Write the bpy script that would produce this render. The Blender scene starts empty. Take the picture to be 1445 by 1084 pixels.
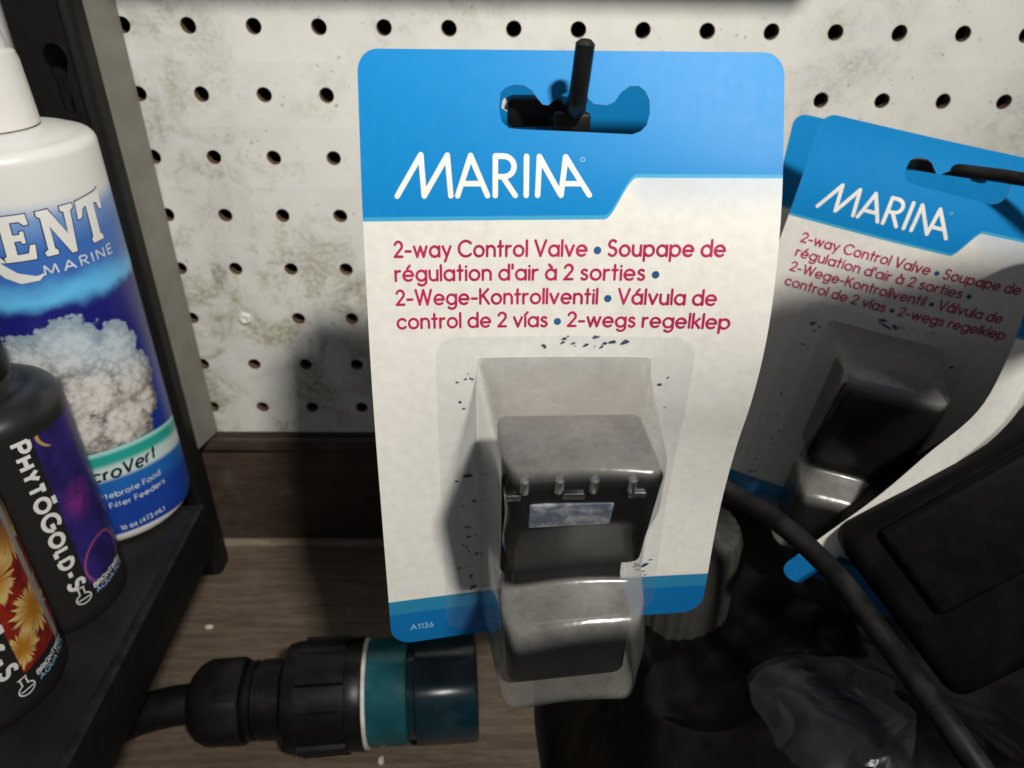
import bpy, bmesh, math, random
from mathutils import Vector, Matrix, noise
random.seed(7)
C = bpy.context.scene
COL = C.collection

# ------------------------------------------------------------------ camera, light, exposure
cam_d = bpy.data.cameras.new('camera')
cam = bpy.data.objects.new('camera', cam_d)
COL.objects.link(cam)
cam_d.sensor_fit = 'HORIZONTAL'
cam_d.sensor_width = 36.0
cam_d.lens = 26.206
cam_d.clip_start = 0.01
cam_d.clip_end = 20.0
ROT = Matrix(((0.9998958870, -0.0043223387, -0.0137670797),
              (-0.0094886885, 0.5218337134, -0.8529944550),
              (0.0108710573, 0.8530362788, 0.5217383705)))
CAM = Vector((-0.0295, -0.3218, 0.0338))
cam.matrix_world = Matrix.Translation(CAM) @ ROT.to_4x4()
cam_d.dof.use_dof = True
cam_d.dof.focus_distance = 0.185
cam_d.dof.aperture_fstop = 20.0
C.camera = cam

W = bpy.data.worlds.new('World')
C.world = W
W.use_nodes = True
bg = W.node_tree.nodes['Background']
bg.inputs['Color'].default_value = (0.88, 0.92, 1.0, 1)
bg.inputs['Strength'].default_value = 0.15

def area_light(name, loc, target, size, power, color):
    ld = bpy.data.lights.new(name, 'AREA')
    ld.shape = 'RECTANGLE'
    ld.size, ld.size_y = size
    ld.energy = power
    ld.color = color
    lo = bpy.data.objects.new(name, ld)
    COL.objects.link(lo)
    lo.location = loc
    d = Vector(target) - Vector(loc)
    lo.rotation_euler = d.to_track_quat('-Z', 'Y').to_euler()
    return lo

KEY = area_light('store_ceiling_lamp', (0.235, -0.70, 0.585), (0.0, -0.10, 0.10), (0.075, 0.05), 1.42, (1.0, 0.968, 0.90))
KEY.data.spread = math.radians(60)

C.view_settings.view_transform = 'Standard'
C.view_settings.look = 'None'
C.view_settings.exposure = 0.0
C.view_settings.gamma = 1.0
C.view_settings.use_curve_mapping = False
C.cycles.use_denoising = True
C.cycles.transparent_max_bounces = 24
C.cycles.max_bounces = 10
C.cycles.sample_clamp_indirect = 0.5

# ------------------------------------------------------------------ small helpers
def lerp(a, b, t):
    return a + (b - a) * t

def interp(x, xs, ys):
    if x <= xs[0]:
        return ys[0]
    for i in range(1, len(xs)):
        if x <= xs[i]:
            return lerp(ys[i - 1], ys[i], (x - xs[i - 1]) / (xs[i] - xs[i - 1]))
    return ys[-1]

def spline(xs, ys, n=160):
    """cubic Hermite through the points, tabulated"""
    m = []
    for i in range(len(xs)):
        a, b = max(i - 1, 0), min(i + 1, len(xs) - 1)
        m.append((ys[b] - ys[a]) / (xs[b] - xs[a]))
    tx, ty = [], []
    for k in range(n + 1):
        x = lerp(xs[0], xs[-1], k / n)
        i = 0
        while i < len(xs) - 2 and x > xs[i + 1]:
            i += 1
        h = xs[i + 1] - xs[i]
        t = (x - xs[i]) / h
        y = ((2*t**3 - 3*t**2 + 1) * ys[i] + (t**3 - 2*t**2 + t) * h * m[i]
             + (-2*t**3 + 3*t**2) * ys[i + 1] + (t**3 - t**2) * h * m[i + 1])
        tx.append(x)
        ty.append(y)
    return lambda x: interp(x, tx, ty)

def smooth(a, b, x):
    t = max(0.0, min(1.0, (x - a) / (b - a)))
    return t * t * (3 - 2 * t)

def mesh_obj(name, bm, mats, parent=None, shade=True, recalc=False):
    if recalc:
        bmesh.ops.recalc_face_normals(bm, faces=bm.faces[:])
    base = Vector((0, 0, 0))
    if parent is not None:
        base = Vector(parent.get('base', (0, 0, 0)))
        for v in bm.verts:
            v.co -= base
    me = bpy.data.meshes.new(name)
    bm.to_mesh(me)
    bm.free()
    for m in (mats if isinstance(mats, (list, tuple)) else [mats]):
        me.materials.append(m)
    if shade:
        for p in me.polygons:
            p.use_smooth = True
        try:
            me.set_sharp_from_angle(angle=math.radians(38))
        except Exception:
            pass
    o = bpy.data.objects.new(name, me)
    COL.objects.link(o)
    if parent is not None:
        o.parent = parent
        BASE[o.name] = base
        o['base'] = list(base)
    return o
BASE = {}

def thing(name, label, cat, loc=(0, 0, 0), group=None):
    o = bpy.data.objects.new(name, None)
    o.empty_display_size = 0.02
    COL.objects.link(o)
    o.location = loc
    o['base'] = list(loc)
    tag(o, label, cat, group)
    return o

def tag(o, label, cat, group=None):
    o['label'] = label
    o['category'] = cat
    if group:
        o['group'] = group
    return o

def struct(o):
    o['kind'] = 'structure'
    return o

def add_box(bm, lo, hi, bevel=0.0, seg=2, mat=0):
    r = bmesh.ops.create_cube(bm, size=1.0)
    vs = r['verts']
    for v in vs:
        v.co = Vector([lerp(lo[i], hi[i], v.co[i] + 0.5) for i in range(3)])
    if bevel > 0:
        es = list({e for v in vs for e in v.link_edges})
        rr = bmesh.ops.bevel(bm, geom=es, offset=bevel, segments=seg, affect='EDGES', profile=0.5)
        fs = rr['faces']
        for f in fs:
            f.material_index = mat
    else:
        for f in {f for v in vs for f in v.link_faces}:
            f.material_index = mat

def frame_from(t):
    t = t.normalized()
    a = Vector((0, 0, 1)) if abs(t.z) < 0.9 else Vector((1, 0, 0))
    x = t.cross(a).normalized()
    return x, t.cross(x).normalized()

def add_tube(bm, pts, radii, n=20, cap=True):
    pts = [Vector(p) for p in pts]
    if not isinstance(radii, (list, tuple)):
        radii = [radii] * len(pts)
    rings = []
    x = None
    for i, p in enumerate(pts):
        t = (pts[min(i + 1, len(pts) - 1)] - pts[max(i - 1, 0)]).normalized()
        if x is None:
            x, y = frame_from(t)
        else:
            x = (x - t * x.dot(t)).normalized()
            y = t.cross(x)
        rings.append([bm.verts.new(p + (x * math.cos(a) + y * math.sin(a)) * radii[i])
                      for a in [2 * math.pi * k / n for k in range(n)]])
    for a, b in zip(rings, rings[1:]):
        for k in range(n):
            bm.faces.new((a[k], a[(k + 1) % n], b[(k + 1) % n], b[k]))
    if cap:
        bm.faces.new(rings[0][::-1])
        bm.faces.new(rings[-1])

def smooth_path(pts, n=10):
    pts = [Vector(p) for p in pts]
    out = []
    for i in range(len(pts) - 1):
        p0, p1, p2, p3 = pts[max(i - 1, 0)], pts[i], pts[i + 1], pts[min(i + 2, len(pts) - 1)]
        for k in range(n):
            t = k / n
            out.append(0.5 * ((2 * p1) + (p2 - p0) * t + (2*p0 - 5*p1 + 4*p2 - p3) * t*t + (3*p1 - p0 - 3*p2 + p3) * t**3))
    out.append(pts[-1])
    return out

def add_lathe(bm, origin, axis, profile, n=48, ribs=None):
    """profile: (distance along axis, radius). ribs(k, angle, s, r) may change the radius. UV = (arc in mm, height in mm)"""
    origin = Vector(origin)
    axis = Vector(axis).normalized()
    x, y = frame_from(axis)
    rings = []
    for s, r in profile:
        ring = []
        for k in range(n):
            a = 2 * math.pi * k / n
            rr = ribs(a, s, r) if ribs else r
            ring.append(bm.verts.new(origin + axis * s + (x * math.cos(a) + y * math.sin(a)) * max(rr, 1e-6)))
        rings.append(ring)
    for a, b in zip(rings, rings[1:]):
        for k in range(n):
            bm.faces.new((a[k], a[(k + 1) % n], b[(k + 1) % n], b[k]))
    bm.faces.new(rings[0][::-1])
    bm.faces.new(rings[-1])
    bmesh.ops.recalc_face_normals(bm, faces=bm.faces[:])

# ------------------------------------------------------------------ material helpers
class S_:
    """tiny shader-math wrapper: sockets with operators"""
    def __init__(s, nt, v):
        s.nt, s.v = nt, v
    def _m(s, op, *o):
        n = s.nt.nodes.new('ShaderNodeMath')
        n.operation = op
        for i, q in enumerate((s,) + o):
            q = q.v if isinstance(q, S_) else q
            if isinstance(q, (int, float)):
                n.inputs[i].default_value = q
            else:
                s.nt.links.new(q, n.inputs[i])
        return S_(s.nt, n.outputs[0])
    def __add__(s, o): return s._m('ADD', o)
    __radd__ = __add__
    def __sub__(s, o): return s._m('SUBTRACT', o)
    def __rsub__(s, o): return (s * -1.0) + o
    def __mul__(s, o): return s._m('MULTIPLY', o)
    __rmul__ = __mul__
    def __truediv__(s, o): return s._m('DIVIDE', o)
    def lt(s, o): return s._m('LESS_THAN', o)
    def gt(s, o): return s._m('GREATER_THAN', o)
    def max(s, o): return s._m('MAXIMUM', o)
    def min(s, o): return s._m('MINIMUM', o)
    def abs(s): return s._m('ABSOLUTE')
    def pow(s, o): return s._m('POWER', o)
    def sqrt(s): return s._m('SQRT')
    def step(s, a, b):
        n = s.nt.nodes.new('ShaderNodeMapRange')
        n.interpolation_type = 'SMOOTHSTEP'
        s.nt.links.new(s.v, n.inputs[0])
        lo, hi = 0.0, 1.0
        if a > b:
            a, b, lo, hi = b, a, 1.0, 0.0
        for i, q in enumerate((a, b, lo, hi)):
            n.inputs[1 + i].default_value = q
        return S_(s.nt, n.outputs[0])

class Mat:
    def __init__(s, name, color=(0.5, 0.5, 0.5), rough=0.5, metal=0.0, spec=0.5):
        s.m = bpy.data.materials.new(name)
        s.m.use_nodes = True
        s.nt = s.m.node_tree
        s.b = s.nt.nodes['Principled BSDF']
        s.set('Base Color', color)
        s.set('Roughness', rough)
        s.set('Metallic', metal)
        s.set('Specular IOR Level', spec)
    def set(s, k, v):
        if isinstance(v, S_):
            v = v.v
        if isinstance(v, (tuple, list)):
            s.b.inputs[k].default_value = tuple(v) + (1,) if len(v) == 3 else v
        elif isinstance(v, (int, float)):
            s.b.inputs[k].default_value = v
        else:
            s.nt.links.new(v, s.b.inputs[k])
    def coord(s, kind='Object'):
        n = s.nt.nodes.new('ShaderNodeTexCoord')
        return n.outputs[kind]
    def position(s):
        return s.nt.nodes.new('ShaderNodeNewGeometry').outputs['Position']
    def uv(s):
        return s.coord('UV')
    def sep(s, v):
        n = s.nt.nodes.new('ShaderNodeSeparateXYZ')
        s.nt.links.new(v, n.inputs[0])
        return [S_(s.nt, n.outputs[i]) for i in range(3)]
    def comb(s, x, y, z=0.0):
        n = s.nt.nodes.new('ShaderNodeCombineXYZ')
        for i, q in enumerate((x, y, z)):
            if isinstance(q, S_):
                s.nt.links.new(q.v, n.inputs[i])
            else:
                n.inputs[i].default_value = q
        return n.outputs[0]
    def scale(s, v, k):
        n = s.nt.nodes.new('ShaderNodeVectorMath')
        n.operation = 'MULTIPLY'
        s.nt.links.new(v, n.inputs[0])
        n.inputs[1].default_value = k
        return n.outputs[0]
    def noise(s, v, scale, detail=4.0, rough=0.55, dist=0.0):
        n = s.nt.nodes.new('ShaderNodeTexNoise')
        s.nt.links.new(v, n.inputs['Vector'])
        n.inputs['Scale'].default_value = scale
        n.inputs['Detail'].default_value = detail
        n.inputs['Roughness'].default_value = rough
        n.inputs['Distortion'].default_value = dist
        return S_(s.nt, n.outputs['Fac'])
    def voronoi(s, v, scale, feature='F1'):
        n = s.nt.nodes.new('ShaderNodeTexVoronoi')
        n.feature = feature
        s.nt.links.new(v, n.inputs['Vector'])
        n.inputs['Scale'].default_value = scale
        return S_(s.nt, n.outputs['Distance'])
    def mix(s, f, a, b):
        n = s.nt.nodes.new('ShaderNodeMix')
        n.data_type = 'RGBA'
        n.clamp_factor = True
        for i, q in ((0, f), (6, a), (7, b)):
            if isinstance(q, S_):
                q = q.v
            if isinstance(q, (int, float)):
                n.inputs[i].default_value = q
            elif isinstance(q, (tuple, list)):
                n.inputs[i].default_value = tuple(q) + (1,)
            else:
                s.nt.links.new(q, n.inputs[i])
        return n.outputs[2]
    def bump(s, h, strength=0.3, dist=0.0005):
        n = s.nt.nodes.new('ShaderNodeBump')
        n.inputs['Strength'].default_value = strength
        n.inputs['Distance'].default_value = dist
        s.nt.links.new(h.v if isinstance(h, S_) else h, n.inputs['Height'])
        s.nt.links.new(n.outputs[0], s.b.inputs['Normal'])
        return n.outputs[0]

def plain(name, color, rough=0.5, metal=0.0, spec=0.5, var=0.25, scale=90.0, bump=0.15, bd=0.0003):
    """a plain painted or moulded surface with slight wear"""
    M = Mat(name, color, rough, metal, spec)
    p = M.position()
    n = M.noise(p, scale, 5, 0.6)
    M.set('Base Color', M.mix(n.step(0.3, 0.75), [c * (1 - var) for c in color], [min(1, c * (1 + var)) for c in color]))
    M.set('Roughness', n * 0.25 + (rough - 0.12))
    if bump:
        M.bump(M.noise(p, scale * 9, 4, 0.6), bump, bd)
    return M.m

def dusty(name, color, rough, dust=(0.20, 0.19, 0.17), amount=0.5, scale=120.0, up=True, spec=0.5, metal=0.0):
    """dark plastic or paint with dust lying on what faces up"""
    M = Mat(name, color, rough, metal, spec)
    p = M.position()
    g = M.nt.nodes.new('ShaderNodeNewGeometry')
    nz = M.sep(g.outputs['Normal'])[2]
    n = M.noise(p, scale, 6, 0.65)
    f = n.step(0.36, 0.72) * amount
    if up:
        f = f * (nz.step(-0.1, 0.9) * 0.85 + 0.15)
    M.set('Base Color', M.mix(f, [q * 0.4 for q in color], [q * 0.5 for q in dust]))
    M.set('Specular IOR Level', min(0.25, spec * 0.5))
    M.set('Roughness', f * 0.5 + rough)
    M.bump(M.noise(p, scale * 6, 4, 0.6), 0.12, 0.0003)
    return M.m

# --- peg board face: white paint, water stains, grime, mould dots
def mat_pegboard():
    M = Mat('white_hardboard', rough=0.42)
    p = M.position()
    x, y, z = M.sep(p)
    v = M.comb(x, z, 0.0)
    big = M.noise(v, 14, 5, 0.6, 0.4)
    mid = M.noise(v, 55, 6, 0.68, 0.8)
    fine = M.noise(v, 420, 4, 0.7)
    low = z.step(-0.02, -0.17)                       # splash stains lie towards the foot of the board
    stain = (big.step(0.40, 0.60) * mid.step(0.38, 0.60)) * (low * 0.75 + 0.25)
    grime = (mid * 0.6 + big * 0.4).step(0.52, 0.66) * fine.step(0.34, 0.60) * (low * 0.7 + 0.4)
    dots = M.noise(v, 900, 2, 0.5).step(0.68, 0.76) * M.noise(v, 30, 3, 0.6).step(0.45, 0.65)
    scr = M.noise(M.scale(v, (2.0, 0.35, 1.0)), 160, 3, 0.6, 1.5).step(0.70, 0.76) * 0.35
    specks = M.noise(v, 330, 3, 0.62).step(0.64, 0.72) * M.noise(v, 24, 3, 0.6).step(0.42, 0.62)
    left = x.step(-0.05, -0.14)
    patch = M.noise(M.comb(x + 3.7, z), 34, 5, 0.7, 0.5).step(0.49, 0.62) * (low * 0.8 + left * 0.3 + 0.1)
    c = M.mix(big.step(0.3, 0.7), (0.635, 0.625, 0.58), (0.57, 0.565, 0.54))
    c = M.mix(stain * 0.7, c, (0.40, 0.375, 0.28))
    c = M.mix(patch * fine.step(0.30, 0.62) * 0.75, c, (0.27, 0.245, 0.13))
    c = M.mix(grime * (left * 0.35 + 0.75), c, (0.18, 0.17, 0.14))
    c = M.mix(specks * 0.85, c, (0.16, 0.15, 0.125))
    c = M.mix(dots * 0.85, c, (0.08, 0.075, 0.065))
    c = M.mix(scr, c, (0.28, 0.26, 0.23))
    M.set('Base Color', c)
    M.set('Roughness', mid * 0.3 + 0.32)
    M.bump(mid * 0.6 + fine * 0.4, 0.18, 0.0006)
    return M.m
M_PEG = mat_pegboard()
M_PEGCORE = plain('brown_hardboard_core', (0.12, 0.06, 0.03), 0.85, var=0.35, scale=300)
M_BACK = plain('backing_board', (0.035, 0.022, 0.015), 0.9)
M_SCREW = plain('painted_screw', (0.62, 0.60, 0.54), 0.4, var=0.15)
M_GREYMETAL = plain('grey_enamel_metal', (0.17, 0.163, 0.138), 0.55, var=0.14, scale=60, bump=0.1)
M_BLACKPAINT = dusty('black_textured_paint', (0.014, 0.0135, 0.0125), 0.5, amount=0.16, scale=160)
M_TRAY = dusty('black_tray_paint', (0.02, 0.02, 0.02), 0.42, dust=(0.06, 0.06, 0.058), amount=0.4, scale=30)

def mat_wood(name, a, b, k=1.0):
    M = Mat(name, rough=0.6)
    p = M.position()
    s = M.scale(p, (3.0, 34.0, 34.0))
    g = M.noise(s, 9, 6, 0.65, 0.6)
    f = M.noise(M.scale(p, (22.0, 150.0, 150.0)), 9, 3, 0.6)
    d = M.noise(p, 35, 5, 0.65)
    c = M.mix(g.step(0.3, 0.7), a, b)
    c = M.mix(f.step(0.45, 0.7) * 0.45, c, [q * 0.45 for q in a])
    c = M.mix(d.step(0.5, 0.75) * 0.35, c, (0.17, 0.15, 0.125))
    sp = M.noise(p, 1300, 2, 0.5).step(0.74, 0.80)
    c = M.mix(sp * 0.5, c, (0.34, 0.31, 0.27))
    M.set('Base Color', c)
    M.set('Roughness', d * 0.3 + 0.4)
    M.bump(g * 0.5 + f * 0.5, 0.25, 0.0006)
    return M.m
M_WOOD = mat_wood('brown_wood_deck', (0.088, 0.062, 0.042), (0.165, 0.121, 0.086))
M_EDGE = mat_wood('raw_wood_edge', (0.16, 0.125, 0.09), (0.30, 0.235, 0.17))
M_KICK = mat_wood('dark_brown_kick', (0.038, 0.024, 0.016), (0.062, 0.041, 0.029))

# --- printed pack card: blue header with a stepped lower edge, white body, blue foot
def mat_card():
    M = Mat('printed_card', rough=0.38, spec=0.12)
    u, w, _ = M.sep(M.uv())
    p = M.comb(u, w)
    edge = 34.2 - u.step(53.6, 60.6) * 9.3
    d = edge - w                                     # >0 inside the header
    n = M.noise(p, 0.35, 5, 0.6)
    fib = M.noise(p, 3.2, 3, 0.6)
    paper = M.mix(n.step(0.3, 0.7), (0.735, 0.715, 0.655), (0.675, 0.655, 0.605))
    paper = M.mix(fib.step(0.55, 0.75) * 0.12, paper, (0.45, 0.42, 0.37))
    paper = M.mix(M.noise(p, 0.12, 4, 0.7).step(0.52, 0.72) * 0.18, paper, (0.50, 0.47, 0.40))
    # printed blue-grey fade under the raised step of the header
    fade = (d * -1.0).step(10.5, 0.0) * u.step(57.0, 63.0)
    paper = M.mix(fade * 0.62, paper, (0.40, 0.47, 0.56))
    blue = M.mix(w.step(2.0, 26.0), (0.008, 0.215, 0.53), (0.006, 0.205, 0.51))
    blue = M.mix(n.step(0.4, 0.8) * 0.15, blue, (0.02, 0.26, 0.56))
    c = M.mix(d.step(-0.12, 0.12), paper, (0.05, 0.33, 0.55))
    c = M.mix(d.step(0.75, 1.05), c, blue)
    foot = M.mix(w.step(142.6, 143.6), (0.022, 0.20, 0.36), (0.005, 0.135, 0.36))
    c = M.mix(w.step(138.35, 138.6), c, foot)
    # rubbed specks
    c = M.mix(M.noise(p, 1.7, 3, 0.6).step(0.735, 0.77) * 0.4, c, (0.30, 0.29, 0.26))
    M.set('Base Color', c)
    M.set('Roughness', n * 0.10 + 0.36)
    M.bump(fib * 0.5 + M.noise(M.comb(u * 6.0, w * 0.7), 2.2, 3, 0.6) * 0.5, 0.10, 0.0002)
    return M.m
M_CARD = mat_card()
M_CARDBACK = plain('card_edge_stock', (0.60, 0.58, 0.53), 0.7, var=0.1)
M_INKRED = plain('crimson_ink', (0.42, 0.014, 0.085), 0.4, var=0.15, bump=0)
M_INKBLUE = plain('navy_ink', (0.022, 0.085, 0.23), 0.4, var=0.15, bump=0)
M_INKWHITE = plain('white_ink', (0.78, 0.77, 0.73), 0.4, var=0.06, bump=0)
M_INKPALE = plain('pale_blue_ink', (0.28, 0.47, 0.66), 0.4, var=0.1, bump=0)
M_FLAKE = plain('navy_glue_flake', (0.035, 0.055, 0.115), 0.35, var=0.5, scale=800, bump=0)

# --- thermoformed clear plastic with dust settled on what faces up
def mat_clear(name, base_dust, up_dust, tint=(0.93, 0.94, 0.94), rough=0.13, dustcol=(0.40, 0.385, 0.36), scale=60.0, bumpk=0.25):
    M = Mat(name, rough=rough)
    nt = M.nt
    out = [n for n in nt.nodes if n.type == 'OUTPUT_MATERIAL'][0]
    p = M.position()
    g = nt.nodes.new('ShaderNodeNewGeometry')
    nz = M.sep(g.outputs['Normal'])[2]
    n1 = M.noise(p, scale, 6, 0.68)
    n2 = M.noise(p, scale * 12, 3, 0.6)
    fac = (nz.step(0.22, 0.85) * up_dust + base_dust) * (n1.step(0.15, 0.78) * 0.6 + 0.5) * (n2 * 0.5 + 0.75)
    tr = nt.nodes.new('ShaderNodeBsdfTransparent')
    tr.inputs[0].default_value = tuple(tint) + (1,)
    df = nt.nodes.new('ShaderNodeBsdfDiffuse')
    df.inputs[0].default_value = tuple(dustcol) + (1,)
    gl = nt.nodes.new('ShaderNodeBsdfGlossy')
    gl.inputs['Color'].default_value = (1, 1, 1, 1)
    nt.links.new((n1 * 0.16 + rough).v, gl.inputs['Roughness'])
    bn = nt.nodes.new('ShaderNodeBump')
    bn.inputs['Strength'].default_value = bumpk
    bn.inputs['Distance'].default_value = 0.0012
    nt.links.new(M.noise(p, 95, 3, 0.5).v, bn.inputs['Height'])
    nt.links.new(bn.outputs[0], gl.inputs['Normal'])
    lw = nt.nodes.new('ShaderNodeLayerWeight')
    lw.inputs[0].default_value = 0.5
    refl = S_(nt, lw.outputs['Facing']).pow(4.0) * 0.6 + 0.032
    m1 = nt.nodes.new('ShaderNodeMixShader')
    nt.links.new(fac.v, m1.inputs[0])
    nt.links.new(tr.outputs[0], m1.inputs[1])
    nt.links.new(df.outputs[0], m1.inputs[2])
    m2 = nt.nodes.new('ShaderNodeMixShader')
    nt.links.new(refl.v, m2.inputs[0])
    nt.links.new(m1.outputs[0], m2.inputs[1])
    nt.links.new(gl.outputs[0], m2.inputs[2])
    nt.links.new(m2.outputs[0], out.inputs['Surface'])
    return M.m
M_BLISTER = mat_clear('dusty_clear_blister', 0.035, 0.76, tint=(0.95, 0.955, 0.955), rough=0.11, bumpk=0.2, dustcol=(0.235, 0.222, 0.203))
M_FLANGE = mat_clear('clear_blister_flange', 0.05, 0.0, tint=(0.97, 0.98, 0.99), rough=0.2, dustcol=(0.50, 0.53, 0.56))
M_CLEARBAG = mat_clear('crumpled_clear_film', 0.06, 0.22, rough=0.24, dustcol=(0.05, 0.053, 0.058), scale=45.0, bumpk=0.3)
M_VALVE = dusty('black_valve_plastic', (0.008, 0.008, 0.0085), 0.32, dust=(0.08, 0.076, 0.07), amount=0.2)
M_CHROME = plain('bright_metal', (0.75, 0.74, 0.72), 0.22, metal=1.0, var=0.1, bump=0)
def mat_plate():
    M = Mat('mottled_grey_plate', rough=0.3)
    p = M.position()
    n = M.noise(p, 210, 5, 0.7)
    c = M.mix(n.step(0.40, 0.62), (0.12, 0.15, 0.22), (0.42, 0.43, 0.44))
    M.set('Base Color', c)
    return M.m
M_PLATE = mat_plate()
M_HOOK = dusty('black_hook_plastic', (0.014, 0.014, 0.014), 0.38, dust=(0.15, 0.14, 0.13), amount=0.3)

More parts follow.
